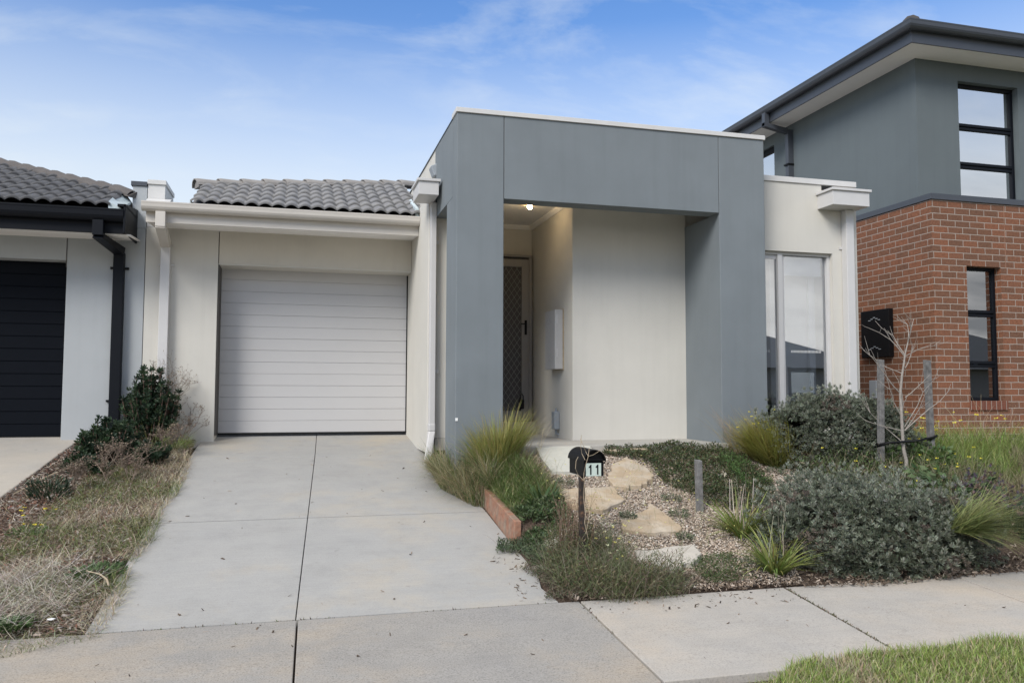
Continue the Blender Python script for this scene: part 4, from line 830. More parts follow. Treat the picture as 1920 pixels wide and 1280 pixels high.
# ---- dry grass of the left verge
def verge():
    v = Veg(21); r = v.r
    poly = [(-.20, -.6), (-.10, -2.0), (-.07, -2.9), (-.12, -3.4), (-.06, -4.2), (-.12, -4.8), (-.05, -5.3), (-.06, -5.95), (-.45, -6.17), (-1.6, -6.45), (-2.6, -6.3), (-2.3, -5.8), (-1.1, -4.4), (-.98, -3.2), (-.95, -2.2), (-.6, -1.2)]
    straw = [(.44, .38, .27), (.36, .30, .20), (.52, .46, .35), (.25, .20, .13)]; green = [(.09, .13, .04), (.14, .17, .06), (.22, .235, .11)]
    P = scatpoly(r, 34000, poly, -.004); n = len(P)
    den = noise2(P[:, 0], P[:, 1], 3.0, 31); gm = (noise2(P[:, 0], P[:, 1], 3.5, 32) > -.02)
    P = P[den > -.6]; gm = gm[den > -.6]; n = len(P)
    c = mixc(r, n, straw); c[gm & (r.random(n) < .55)] = mixc(r, int((gm & (r.random(n) < .55)).sum()) or 1, green)[0]
    gi = gm & (r.random(n) < .6); c[gi] = mixc(r, gi.sum(), green)
    low = np.clip((P[:, 1]+6.1)/.8, .35, 1)
    v.blades(P, r.uniform(0, 6.28, n), r.uniform(.05, .16, n)*low, r.uniform(.1, 1.2, n), r.uniform(.2, 1.8, n), r.uniform(.002, .0045, n), c*.9, c*1.1, segs=4, var=.3, twist=1.2)
    # matted dead blades lying flat
    P = scatpoly(r, 9000, poly, .02); n = len(P); c = mixc(r, n, straw+[(.30, .28, .24)])
    v.blades(P, r.uniform(0, 6.28, n), r.uniform(.05, .18, n), r.uniform(1.2, 1.5, n), r.uniform(-.4, .5, n), r.uniform(.002, .004, n), c*.8, c, segs=3, var=.35, twist=1)
    # sparse blades over the mulch
    P = scatpoly(r, 800, [(-1.45, -1.5), (-.9, -1.5), (-1.0, -4.5), (-1.5, -4.5)], .01); n = len(P); c = mixc(r, n, straw)
    v.blades(P, r.uniform(0, 6.28, n), r.uniform(.06, .2, n), r.uniform(.9, 1.5, n), r.uniform(-.2, .5, n), .0035, c*.8, c, segs=3, var=.35)
    # pale tangle low on the left
    P, a = disc(r, 1500, -.62, -5.30, .34, 1.5, .03); c = mixc(r, len(P), [(.5, .45, .38), (.6, .55, .47)]); n = len(P)
    v.blades(P, r.uniform(0, 6.28, n), r.uniform(.1, .3, n), r.uniform(.8, 1.5, n), r.uniform(0, 1.2, n), .0028, c*.8, c, segs=5, var=.25, twist=1)
    tag(v.build('dry_grass', m='matte_attr'), 'straw coloured dry grass on the verge left of the concrete driveway', 'grass', kind='stuff')
    # green weeds in it
    for i, (x, y, rad, lab) in enumerate(((-.28, -4.95, .16, 'low green broad leaved weed in the dry grass beside the driveway'), (-.55, -5.75, .10, 'small bright green weed at the bottom of the dry verge'))):
        v = Veg(40+i); r = v.r; P, a = disc(r, 260, x, y, rad, 1, .03); n = len(P)
        v.leaves(P, np.stack([np.cos(a), np.sin(a), r.uniform(.2, 1.2, n)], -1), r.uniform(.025, .06, n), .016, (.07, .12, .04), var=.35)
        tag(v.build('weed'), lab, 'weed')
    # low dark weed and yellow flowers on the mulch
    v = Veg(45); r = v.r; P, a = disc(r, 420, -1.12, -2.95, .16, 1.2, .02); P[:, 2] += r.uniform(0, .13, len(P))
    v.leaves(P, np.stack([np.cos(a)*.5, np.sin(a)*.5, r.uniform(.3, 1.2, len(P))], -1), .05, .012, (.035, .055, .03), var=.4); tag(v.build('weed'), 'dark green bushy weed on the bark mulch left of the dry grass', 'weed')
    v = Veg(46); r = v.r; P = scat(r, 9, -1.15, -.85, -4.1, -3.5, .0); v.stalks(P, r.uniform(0, 6.28, 9), .10, .2, .4, .003, (.12, .17, .05))
    v.flowers(P+C3(0, 0, .10), .016, (.75, .62, .06)); P2, a = disc(r, 160, -1.0, -3.95, .12, 1.3, .02); v.leaves(P2, np.stack([np.cos(a), np.sin(a), np.full(160, .6)], -1), .03, .012, (.09, .15, .05))
    tag(v.build('flowering_weed'), 'tiny yellow flowers on the bark mulch at the left edge', 'weed', kind='stuff')
verge()

# ---- shrubs
def lumpy(r, n, c, rad, zmin, lumps):
    """points on the surface of a union of ellipsoids with outward normals"""
    P = []; Nn = []
    c = np.array(c); rad = np.array(rad)
    L_ = [(c, rad)]+[(c+np.array(a)*rad, rad*np.array(b)) for a, b in lumps]
    ar = np.array([b[0]*b[1]+b[1]*b[2]+b[0]*b[2] for a, b in L_]); ar = ar/ar.sum()
    for (cc, rr), w in zip(L_, ar):
        k = int(n*w); d = r.normal(0, 1, (k, 3)); d /= np.linalg.norm(d, axis=1, keepdims=True); d /= (np.abs(d)**2.7).sum(1, keepdims=True)**(1/2.7)
        p = cc+d*rr*r.uniform(.90, 1.05, (k, 1)); nn = d/rr; nn /= np.linalg.norm(nn, axis=1, keepdims=True); ok = p[:, 2] > np.maximum(zmin, Garr(p[:, 0], p[:, 1])+.0)
        for c2, r2_ in L_:
            if c2 is cc: continue
            ok &= (((p-c2)/r2_)**2).sum(1) > .72
        P.append(p[ok]); Nn.append(nn[ok])
    return np.vstack(P), np.vstack(Nn)
def silver_shrub(name, c, rad, lumps, n, seed, label, warm=0):
    root = empty(name, (c[0], c[1], G(c[0], c[1])), label, 'shrub', 'silver leaved shrubs in the front garden')
    v = Veg(seed); r = v.r; q_ = random.Random(seed)
    for i in range(11):       # small shoots of growth that break the outline
        a = q_.uniform(0, 6.28); e = q_.uniform(.35, 1.25); rr_ = q_.uniform(.16, .30); lumps = lumps+[((.78*math.cos(a)*math.cos(e), .78*math.sin(a)*math.cos(e), .85*math.sin(e)), (rr_, rr_*1.3, rr_*1.5))]
    P, Nn = lumpy(r, n, c, rad, -2, lumps)
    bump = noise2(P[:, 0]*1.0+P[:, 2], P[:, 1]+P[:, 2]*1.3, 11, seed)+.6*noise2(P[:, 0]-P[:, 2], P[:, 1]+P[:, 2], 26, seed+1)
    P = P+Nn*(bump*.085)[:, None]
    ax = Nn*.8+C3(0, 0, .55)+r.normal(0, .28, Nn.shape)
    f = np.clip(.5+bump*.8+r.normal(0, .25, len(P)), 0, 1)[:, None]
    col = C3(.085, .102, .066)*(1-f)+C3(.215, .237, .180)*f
    gaps = noise2(P[:, 0]*1.2-P[:, 1], P[:, 2]*2, 13, seed+9) < -.50; P[gaps] -= Nn[gaps]*.09
    dead = noise2(P[:, 0], P[:, 2]*1.5+P[:, 1], 7, seed+5) > .42; col[dead] = C3(.17, .14, .115)
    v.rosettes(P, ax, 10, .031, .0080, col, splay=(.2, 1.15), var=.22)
    # inner layer of the same leaves fills the gaps
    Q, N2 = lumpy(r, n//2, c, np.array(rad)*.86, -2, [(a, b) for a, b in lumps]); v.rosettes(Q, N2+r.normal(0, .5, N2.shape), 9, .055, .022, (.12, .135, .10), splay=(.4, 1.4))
    # taller shoots
    k = r.choice(len(P), n//26); S_ = P[k]+Nn[k]*.03+np.array([0, 0, .03]); S_[:, 2] += np.minimum(r.exponential(.025, len(S_)), .10); v.rosettes(S_, Nn[k]*.4+C3(0, 0, 1), 12, .035, .009, (.24, .26, .205), splay=(.1, 1.0))
    v.build('foliage', root)
    mb = MB(); rr = random.Random(seed); zb = G(c[0], c[1])
    for i in range(16):
        a = rr.uniform(0, 6.28); q = rr.uniform(.3, .85); e = (c[0]+math.cos(a)*rad[0]*q, c[1]+math.sin(a)*rad[1]*q, max(c[2]+rad[2]*rr.uniform(-.2, .55), zb+.1))
        mb.tube([(c[0]+math.cos(a)*.05, c[1]+math.sin(a)*.05, zb-.02), ((c[0]+e[0])/2, (c[1]+e[1])/2, (zb+e[2])/2+.04), e], [.014, .009, .004], 5)
    mb.build('branches', 'brown_twig', root)
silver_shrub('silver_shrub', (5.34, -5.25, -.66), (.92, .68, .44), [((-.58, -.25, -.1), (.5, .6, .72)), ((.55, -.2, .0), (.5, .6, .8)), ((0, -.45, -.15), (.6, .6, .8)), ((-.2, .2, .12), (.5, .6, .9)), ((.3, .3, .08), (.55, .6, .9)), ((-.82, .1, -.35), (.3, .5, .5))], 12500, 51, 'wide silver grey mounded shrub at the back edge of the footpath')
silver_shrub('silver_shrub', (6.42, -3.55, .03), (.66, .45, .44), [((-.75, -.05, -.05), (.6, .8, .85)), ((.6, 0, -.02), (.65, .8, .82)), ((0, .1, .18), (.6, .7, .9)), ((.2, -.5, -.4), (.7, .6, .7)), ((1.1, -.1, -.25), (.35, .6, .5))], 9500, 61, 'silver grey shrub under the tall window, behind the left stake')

def dark_shrub(name, c, branches, seed, label, h):
    root = empty(name, (c[0], c[1], G(c[0], c[1])), label, 'shrub', 'dark glossy shrubs between the driveways')
    v = Veg(seed); r = v.r; mb = MB(); rr = random.Random(seed); zb = G(c[0], c[1])
    for i in range(branches):
        a = rr.uniform(0, 6.28); q = math.sqrt(rr.uniform(0, 1)); sx, sy = h[0]*q*math.cos(a), h[1]*q*math.sin(a); top = h[2]*(1-.45*q*q)*rr.uniform(.45, 1.05)
        p0 = Vector((c[0]+sx*.15, c[1]+sy*.15, zb)); p2 = Vector((c[0]+sx, c[1]+sy, zb+top)); p1 = (p0+p2)/2+Vector((sx*.15, sy*.15, -.02))
        mb.tube([p0, p1, p2], [.012, .008, .004], 5)
        k = 7; T = np.linspace(.45, 1, k)[:, None]; A, B, C_ = (np.array(x) for x in (p0, p1, p2))
        Q = (1-T)**2*A+2*T*(1-T)*B+T**2*C_; d = (C_-B)[None]+r.normal(0, .05, (k, 3)); d = np.repeat(d, 1, 0)/np.linalg.norm(d)
        Q = Q+r.normal(0, .014, Q.shape)
        v.rosettes(Q, d+C3(0, 0, .5), 10, .058, .021, mixc(r, k, [(.030, .055, .028), (.045, .075, .035), (.022, .042, .024)]), splay=(.3, 1.35), var=.25, shape=.62)
    v.build('foliage', root); mb.build('branches', 'brown_twig', root); return root
dark_shrub('dark_shrub', (-.66, -.72), 120, 71, 'tall dark green glossy shrub against the wall joint between the two houses', (.34, .26, .90))
dark_shrub('dark_shrub', (-.93, -1.55), 95, 72, 'low spreading dark green shrub in front of the tall one, beside the black downpipe', (.30, .40, .48))
dark_shrub('dark_shrub', (-.52, -1.75), 26, 74, 'small dark green shrub nearest the concrete driveway', (.20, .24, .26))
dark_shrub('dark_shrub', (-1.02, -2.12), 20, 73, 'lowest dark green shrub, half in the dry stalks', (.22, .2, .20))

# ---- branching dry weeds
def dry_weed(base, h, seed, label, spread=.35, name='dry_weed', n0=3, m='bark_dead', group='dry seeding weeds left of the garage'):
    rr = random.Random(seed); mb = MB(); tips = []
    def grow(p, d, ln, rad, lv):
        q = p+d*ln*.5+Vector((rr.gauss(0, .012), rr.gauss(0, .012), 0)); e = p+d*ln+Vector((rr.gauss(0, .02), rr.gauss(0, .02), 0))
        mb.tube([p, q, e], [rad, rad*.85, rad*.6], 4, cap=False)
        if lv == 0: tips.append(e); return
        for k in range(rr.choice((2, 3, 3, 4))):
            dd = (d+Vector((rr.gauss(0, .42), rr.gauss(0, .42), rr.gauss(.1, .25)))).normalized(); st = p+(e-p)*rr.uniform(.45, 1)
            grow(st, dd, ln*rr.uniform(.45, .8), rad*.62, lv-1)
    for i in range(n0):
        d = Vector((rr.gauss(0, spread*.6), rr.gauss(0, spread*.6), 1)).normalized(); grow(Vector(base), d, h*.42*rr.uniform(.8, 1.1), .0056, 4)
    root = mb.build(name, m); v = Veg(seed); T = np.array([tuple(t) for t in tips]); k = len(T)
    v.leaves(T, v.r.normal(0, 1, (k, 3)), .017, .012, (.22, .17, .13), var=.3); o = v.build('seed_head', root, 'matte_attr'); o.matrix_parent_inverse = Matrix(); o['kind'] = 'stuff'
    return tag(root, label, 'weed', group)
dry_weed((-.36, -.42, -.05), 1.02, 81, 'tallest brown dry weed against the cream wall beside the garage door')
dry_weed((-.62, -.50, -.06), 1.08, 82, 'dry seeding weed rising behind the tall dark shrub, in front of the cream downpipe')
dry_weed((-.30, -.75, -.10), .52, 83, 'short reddish dry weed leaning over the driveway corner', .5)

for i_, (x_, y_, h_, lab_) in enumerate(((-.78, -2.35, .50, 'reddish dry weed standing in front of the lowest dark shrub'), (-.55, -2.45, .42, 'thin dry weed beside the driveway, below the dark shrubs'), (-.98, -2.75, .36, 'low dry weed on the mulch beside the dark bushy weed'), (-.42, -1.35, .46, 'dry weed poking through the right side of the dark shrubs'))):
    dry_weed((x_, y_, G(x_, y_)), h_, 84+i_, lab_, .55, n0=4)
def tufts(name, c, n, rad, ln, lean, bend, w, c0, c1, seed, label, cat='grass tuft', az=None, zoff=0, group=None, sq=1.0, m='foliage', segs=5, extra=None):
    v = Veg(seed); r = v.r; P, a = disc(r, n, c[0], c[1], rad, sq, zoff); n = len(P)
    if az is not None: a = r.normal(az[0], az[1], n)
    else: a = a+r.normal(0, .5, n)
    cc0 = mixc(r, n, c0); cc1 = mixc(r, n, c1)
    v.blades(P, a, r.uniform(*ln, n), r.uniform(*lean, n), r.uniform(*bend, n), r.uniform(*w, n), cc0, cc1, segs=segs, var=.28)
    if extra: extra(v)
    return tag(v.build(name, m=m), label, cat, group)
GR = [(.10, .16, .035), (.15, .20, .05), (.19, .23, .07)]; YG = [(.34, .30, .09), (.42, .34, .13), (.26, .28, .08)]; ST = [(.42, .35, .22), (.36, .30, .20)]
tufts('grass_tuft', (2.84, -3.28), 1500, .17, (.30, .62), (.02, .55), (.1, 1.1), (.004, .008), GR, YG, 91, 'tall green and gold grass tuft at the foot of the left grey pier')

tufts('grass_tuft', (-.36, -.98), 260, .12, (.14, .34), (.1, .8), (.3, 1.5), (.003, .006), [(.13, .19, .05), (.18, .23, .07)], [(.24, .27, .10)], 171, 'green grass tuft at the foot of the tall dark shrub on the driveway side')
tufts('grass_tuft', (-.62, -.95), 60, .10, (.30, .62), (.1, .6), (.5, 1.6), (.004, .006), [(.18, .24, .08)], [(.34, .36, .16)], 172, 'long pale green blades growing up through the tall dark shrub')
def spill():
    v = Veg(95); r = v.r
    poly = [(2.58, -2.95), (2.96, -3.1), (3.04, -3.6), (3.14, -4.2), (3.0, -4.62), (2.68, -4.55), (2.655, -3.6)]
    P = scatpoly(r, 13000, poly, 0); n = len(P); c = mixc(r, n, [(.10, .16, .045), (.15, .20, .06), (.20, .22, .10), (.36, .31, .18)], [4, 4, 2, 1.5])
    v.blades(P, r.uniform(0, 6.28, n), r.uniform(.10, .30, n)*np.clip((P[:, 1]+5.1)/1.5, .4, 1), r.uniform(.1, .8, n), r.uniform(.5, 1.9, n), r.uniform(.003, .0065, n), c*.85, c*1.15, segs=5, var=.3)
    P = scatpoly(r, 6500, [(2.36, -2.10), (2.46, -2.1), (2.66, -2.9), (2.72, -3.75), (2.52, -3.62), (2.33, -3.0)], 0); n = len(P); c = mixc(r, n, [(.14, .19, .06), (.36, .31, .18), (.46, .40, .27)], [3, 3, 2])
    v.blades(P, r.normal(3.4, 1.6, n), r.uniform(.20, .50, n)*np.where(P[:, 1] > -2.5, .6, 1), r.uniform(.05, .55, n), r.uniform(.4, 1.9, n), r.uniform(.003, .006, n), c*.85, c*1.1, segs=5, var=.3)
    P = scatpoly(r, 700, [(3.0, -3.3), (3.15, -3.1), (3.16, -4.1), (3.0, -4.3)], 0); n = len(P); c = mixc(r, n, ST)
    v.blades(P, r.uniform(0, 6.28, n), r.uniform(.08, .28, n), r.uniform(.2, 1.0, n), r.uniform(.3, 1.5, n), .003, c*.8, c, segs=5)
    tag(v.build('long_grass'), 'arching green grass spilling over the timber sleepers below the left grey pier', 'grass', kind='stuff')
spill()
# seeding oats by the tuft
v = Veg(97); r = v.r; P, a = disc(r, 26, 3.16, -3.2, .16, 1, 0); v.stalks(P, r.normal(0, .9, 26), r.uniform(.3, .55, 26), .15, .9, .0025, (.45, .38, .26))
tag(v.build('wild_oats', m='matte_attr'), 'thin straw coloured seeding stalks right of the tall grass tuft', 'weed')
# dock plant with broad dark leaves near the sleeper end
def dock():
    v = Veg(98); r = v.r; P, a = disc(r, 46, 2.93, -4.42, .10, 1, .01); n = len(P)
    v.blades(P, a, r.uniform(.14, .26, n), r.uniform(.3, 1.0, n), r.uniform(.2, .9, n), r.uniform(.022, .036, n), (.035, .065, .025), (.06, .10, .035), segs=5, twist=.2)
    tag(v.build('dock_weed'), 'broad dark leaved weed just above the end of the timber sleeper', 'weed')
dock()
def mat_plant(name, poly, n, hgt, leaf, cols, seed, label, cat='ground cover', fl=None, kind=None, up=.5, w=.4):
    v = Veg(seed); r = v.r; P = scatpoly(r, n, poly, 0); n = len(P)
    a = np.array(poly); cx, cy = a.mean(0)
    hh = hgt*np.clip(.55+.6*noise2(P[:, 0], P[:, 1], 7, seed)+.35*noise2(P[:, 0], P[:, 1], 19, seed+1), .1, 1.25); P[:, 2] += hh*np.power(r.uniform(0, 1, n), .5)
    d = r.normal(0, 1, (n, 3)); d[:, 2] = np.abs(d[:, 2])*.6+up
    v.leaves(P, d, leaf*r.uniform(.6, 1.3, n), leaf*w, mixc(r, n, cols), var=.35)
    k = max(20, n//60); Q = P[r.choice(n, k)]; v.stalks(Q-C3(0, 0, .05), r.uniform(0, 6.28, k), r.uniform(.08, .2, k), .5, .8, .0025, (.26, .22, .15))
    if fl:
        Q = P[r.choice(n, fl)]+C3(0, 0, .06); v.flowers(Q, .015, (.72, .62, .10))
    o = v.build(name); tag(o, label, cat, kind=kind); return o
DG = [(.045, .07, .03), (.07, .095, .04), (.10, .12, .05), (.11, .09, .05)]
mat_plant('creeping_plant', [(4.02, -3.08), (5.25, -3.12), (5.35, -3.6), (5.15, -4.35), (4.75, -4.75), (4.45, -4.65), (4.2, -4.1), (4.25, -3.6), (3.9, -3.3)], 15000, .14, .030, DG, 101, 'dark green creeping plant spread over the gravel below the porch slab', up=.3)
mat_plant('feathery_plant', [(4.92, -3.75), (5.22, -3.75), (5.25, -4.2), (4.95, -4.25)], 3000, .24, .028, [(.07, .13, .035), (.10, .17, .05)], 102, 'bright green feathery plant at the right end of the dark creeping plant', 'plant', w=.18)
mat_plant('mat_weed', [(2.48, -4.72), (2.7, -4.78), (2.92, -4.95), (2.80, -5.25), (2.62, -5.22), (2.58, -4.95), (2.42, -4.92)], 3400, .07, .022, [(.075, .11, .055), (.11, .14, .08)], 103, 'flat grey green weed creeping onto the driveway below the timber sleeper', 'weed', w=.35)
mat_plant('mat_weed', [(2.60, -5.32), (2.66, -5.30), (2.68, -5.50), (2.60, -5.48)], 160, .02, .02, [(.075, .11, .055)], 104, 'tiny flat weed patch on the driveway edge below the larger one', 'weed')
mat_plant('mat_weed', [(3.65, -5.45), (4.1, -5.4), (4.15, -5.75), (3.7, -5.8)], 2600, .06, .022, [(.06, .10, .03), (.09, .13, .045)], 105, 'low green weed patch between the lowest stone slab and the footpath', 'weed', w=.2)
for i, (x, y, rad) in enumerate(((3.25, -4.02, .09), (4.0, -4.75, .08), (4.35, -5.05, .07), (3.85, -5.15, .06), (4.08, -4.45, .08), (3.55, -4.75, .06), (4.15, -5.62, .09), (5.45, -3.9, .09))):
    lab = ['small grey green weed below the white stone slab', 'small weed to the right of the triangular slab', 'small weed left of the upper strappy plant', 'small weed between the triangular and the lowest slab', 'small weed above and right of the triangular slab', 'small weed above the tip of the triangular slab', 'small weed beside the lower strappy plant', 'small weed on the bare gravel right of the creeping plant'][i]
    v = Veg(110+i); r = v.r; P, a = disc(r, 200, x, y, rad, 1, .03); P[:, 2] += r.uniform(0, .03, 200); v.leaves(P, np.stack([np.cos(a), np.sin(a), r.uniform(.2, 1, 200)], -1), .028, .006, (.10, .13, .075), var=.4); tag(v.build('gravel_weed'), lab, 'weed', 'small weeds growing in the gravel')
mat_plant('leafy_weed', [(2.67, -4.45), (3.02, -4.42), (3.08, -4.75), (2.86, -4.98), (2.66, -4.95)], 3200, .17, .040, [(.045, .075, .03), (.07, .11, .04), (.10, .13, .06)], 106, 'dark green weeds around the sawn end of the lower timber sleeper', 'weed', w=.28)
mat_plant('trailing_weed', [(2.50, -5.28), (2.60, -5.15), (2.80, -5.3), (2.80, -5.84), (2.50, -5.84), (2.60, -5.66), (2.56, -5.45)], 2200, .05, .020, [(.12, .10, .075), (.17, .14, .10), (.09, .11, .055)], 107, 'brown trailing weed and litter over the driveway corner by the footpath', 'weed', w=.3)
# weedy clump at the mailbox
def mailbox_weeds():
    v = Veg(121); r = v.r
    poly = [(2.78, -5.12), (3.05, -5.0), (3.24, -5.25), (3.30, -5.62), (3.55, -5.70), (3.45, -5.93), (2.95, -5.97), (2.66, -5.75), (2.64, -5.40)]
    P = scatpoly(r, 2600, poly, 0); n = len(P); c = mixc(r, n, [(.12, .15, .07), (.17, .19, .10), (.27, .23, .17), (.20, .15, .11), (.09, .12, .05)])
    v.stalks(P, r.uniform(0, 6.28, n), r.uniform(.10, .38, n), r.uniform(.1, 1.0, n), r.uniform(.3, 1.4, n), r.uniform(.0022, .004, n), c)
    Q = scatpoly(r, 9000, poly, 0); k = len(Q); Q[:, 2] += r.uniform(0, .25, k)*np.clip(.7+noise2(Q[:, 0], Q[:, 1], 9, 5), .2, 1.3)
    v.leaves(Q, r.normal(0, 1, (k, 3))+C3(0, 0, .6), r.uniform(.014, .04, k), .006, mixc(r, k, [(.085, .105, .04), (.12, .14, .055), (.19, .17, .10), (.16, .12, .08)]), var=.4)
    P = scatpoly(r, 42, [(2.8, -5.1), (3.2, -5.0), (3.4, -5.6), (3.0, -5.7)], 0); P[:, 2] += r.uniform(.12, .34, len(P)); v.flowers(P, .014, mixc(r, len(P), [(.75, .68, .22), (.72, .70, .45)]))
    tag(v.build('weed_clump'), 'tangled green weed clump with pale yellow flowers around the mailbox post', 'weed')
    v = Veg(122); r = v.r; P, a = disc(r, 150, 2.92, -5.22, .14, 1, 0); n = 150
    v.stalks(P, r.uniform(0, 6.28, n), r.uniform(.2, .52, n), r.uniform(0, .3, n), r.uniform(-.3, .5, n), .003, mixc(r, n, [(.16, .10, .07), (.25, .18, .13)]))
    k = 700; Q = P[r.integers(0, n, k)]+np.stack([r.normal(0, .03, k), r.normal(0, .03, k), r.uniform(.1, .42, k)], -1); v.leaves(Q, r.normal(0, 1, (k, 3)), .014, .006, (.20, .13, .09), var=.4)
    tag(v.build('dead_weed', m='matte_attr'), 'reddish brown dead weed stalks just left of the mailbox post', 'weed')
mailbox_weeds()
# thin dry tall weeds over the gravel
v = Veg(123); r = v.r; P = scat(r, 420, 3.0, 4.3, -5.3, -3.7, 0); n = 420; v.stalks(P, r.uniform(0, 6.28, n), r.uniform(.06, .26, n), r.uniform(0, .7, n), r.uniform(0, 1.0, n), .002, mixc(r, n, [(.36, .30, .20), (.22, .24, .12)]))
Q = P[:60]+C3(0, 0, .16); v.flowers(Q, .010, (.62, .58, .22)); tag(v.build('wispy_weeds', m='matte_attr'), 'wispy thin dry weeds scattered over the gravel', 'weed', kind='stuff')

# strappy plants
def strappy(c, n, seed, label, ln=.30, stalk=5):
    def ex(v):
        r = v.r; P, a = disc(r, stalk, c[0], c[1], .06, 1, 0); v.stalks(P, r.uniform(0, 6.28, stalk), r.uniform(.28, .42, stalk), .05, .15, .006, (.48, .43, .34))
    tufts('strappy_plant', c, n, .07, (ln*.55, ln), (.15, 1.0), (.3, 1.3), (.012, .020), [(.11, .16, .035), (.15, .19, .05)], [(.24, .29, .08), (.34, .35, .12)], seed, label, 'plant', extra=ex, group='strappy leaved plants by the silver shrub', segs=6)
strappy((4.36, -5.10), 150, 131, 'upper strappy green plant on the gravel with pale dry stalks', .42, 7)
strappy((4.30, -5.66), 150, 132, 'lower strappy green plant beside the footpath joint', .40, 4)
strappy((4.56, -5.42), 40, 133, 'thin strappy plant poking out of the left side of the wide silver shrub', .34, 6)
v = Veg(134); r = v.r; P, a = disc(r, 9, 4.44, -4.98, .14, 1, 0); v.stalks(P, r.uniform(0, 6.28, 9), r.uniform(.3, .5, 9), .04, .1, .006, (.55, .50, .42)); T_ = np.array([[4.30, -4.95, G(4.30, -4.95)+.44]]); v.stalks(np.array([[4.33, -4.95, G(4.33, -4.95)]]), [2.9], [.44], [.02], [.05], .006, (.55, .5, .42))
v.leaves(np.repeat(T_, 16, 0), r.normal(0, 1, (16, 3)), .03, .006, (.6, .55, .45)); tag(v.build('dry_stalks', m='matte_attr'), 'pale upright dry flower stalks above the upper strappy plant', 'dry stalks')
# gold grass by the right pier, spiky grass by the footpath
YL = [(.16, .18, .04), (.22, .22, .06), (.12, .15, .04)]
def exf(v):
    r = v.r; P, a = disc(r, 40, 5.62, -3.42, .3, .6, 0); P[:, 2] += r.uniform(.12, .48, 40); v.flowers(P, .018, (.80, .68, .08))
    P, a = disc(r, 200, 5.5, -3.4, .25, .8, 0); v.stalks(P, r.normal(2.9, .6, 200), r.uniform(.3, .62, 200), r.uniform(.1, .7, 200), .5, .0028, (.34, .26, .15))
tufts('grass_tuft', (5.66, -3.58), 2600, .19, (.34, .62), (.15, .95), (.3, 1.0), (.004, .008), YL, [(.34, .34, .08), (.42, .38, .12)], 141, 'golden green grass tuft leaning left beside the right grey pier', az=(2.9, .75), extra=exf)
tufts('grass_tuft', (5.72, -5.86), 850, .12, (.30, .60), (.60, 1.6), (.2, .8), (.004, .0065), [(.13, .17, .05), (.18, .21, .07)], [(.30, .33, .13), (.26, .28, .12)], 142, 'long spiky yellow green grass at the right end of the wide silver shrub', az=(-.35, .6), zoff=.33)
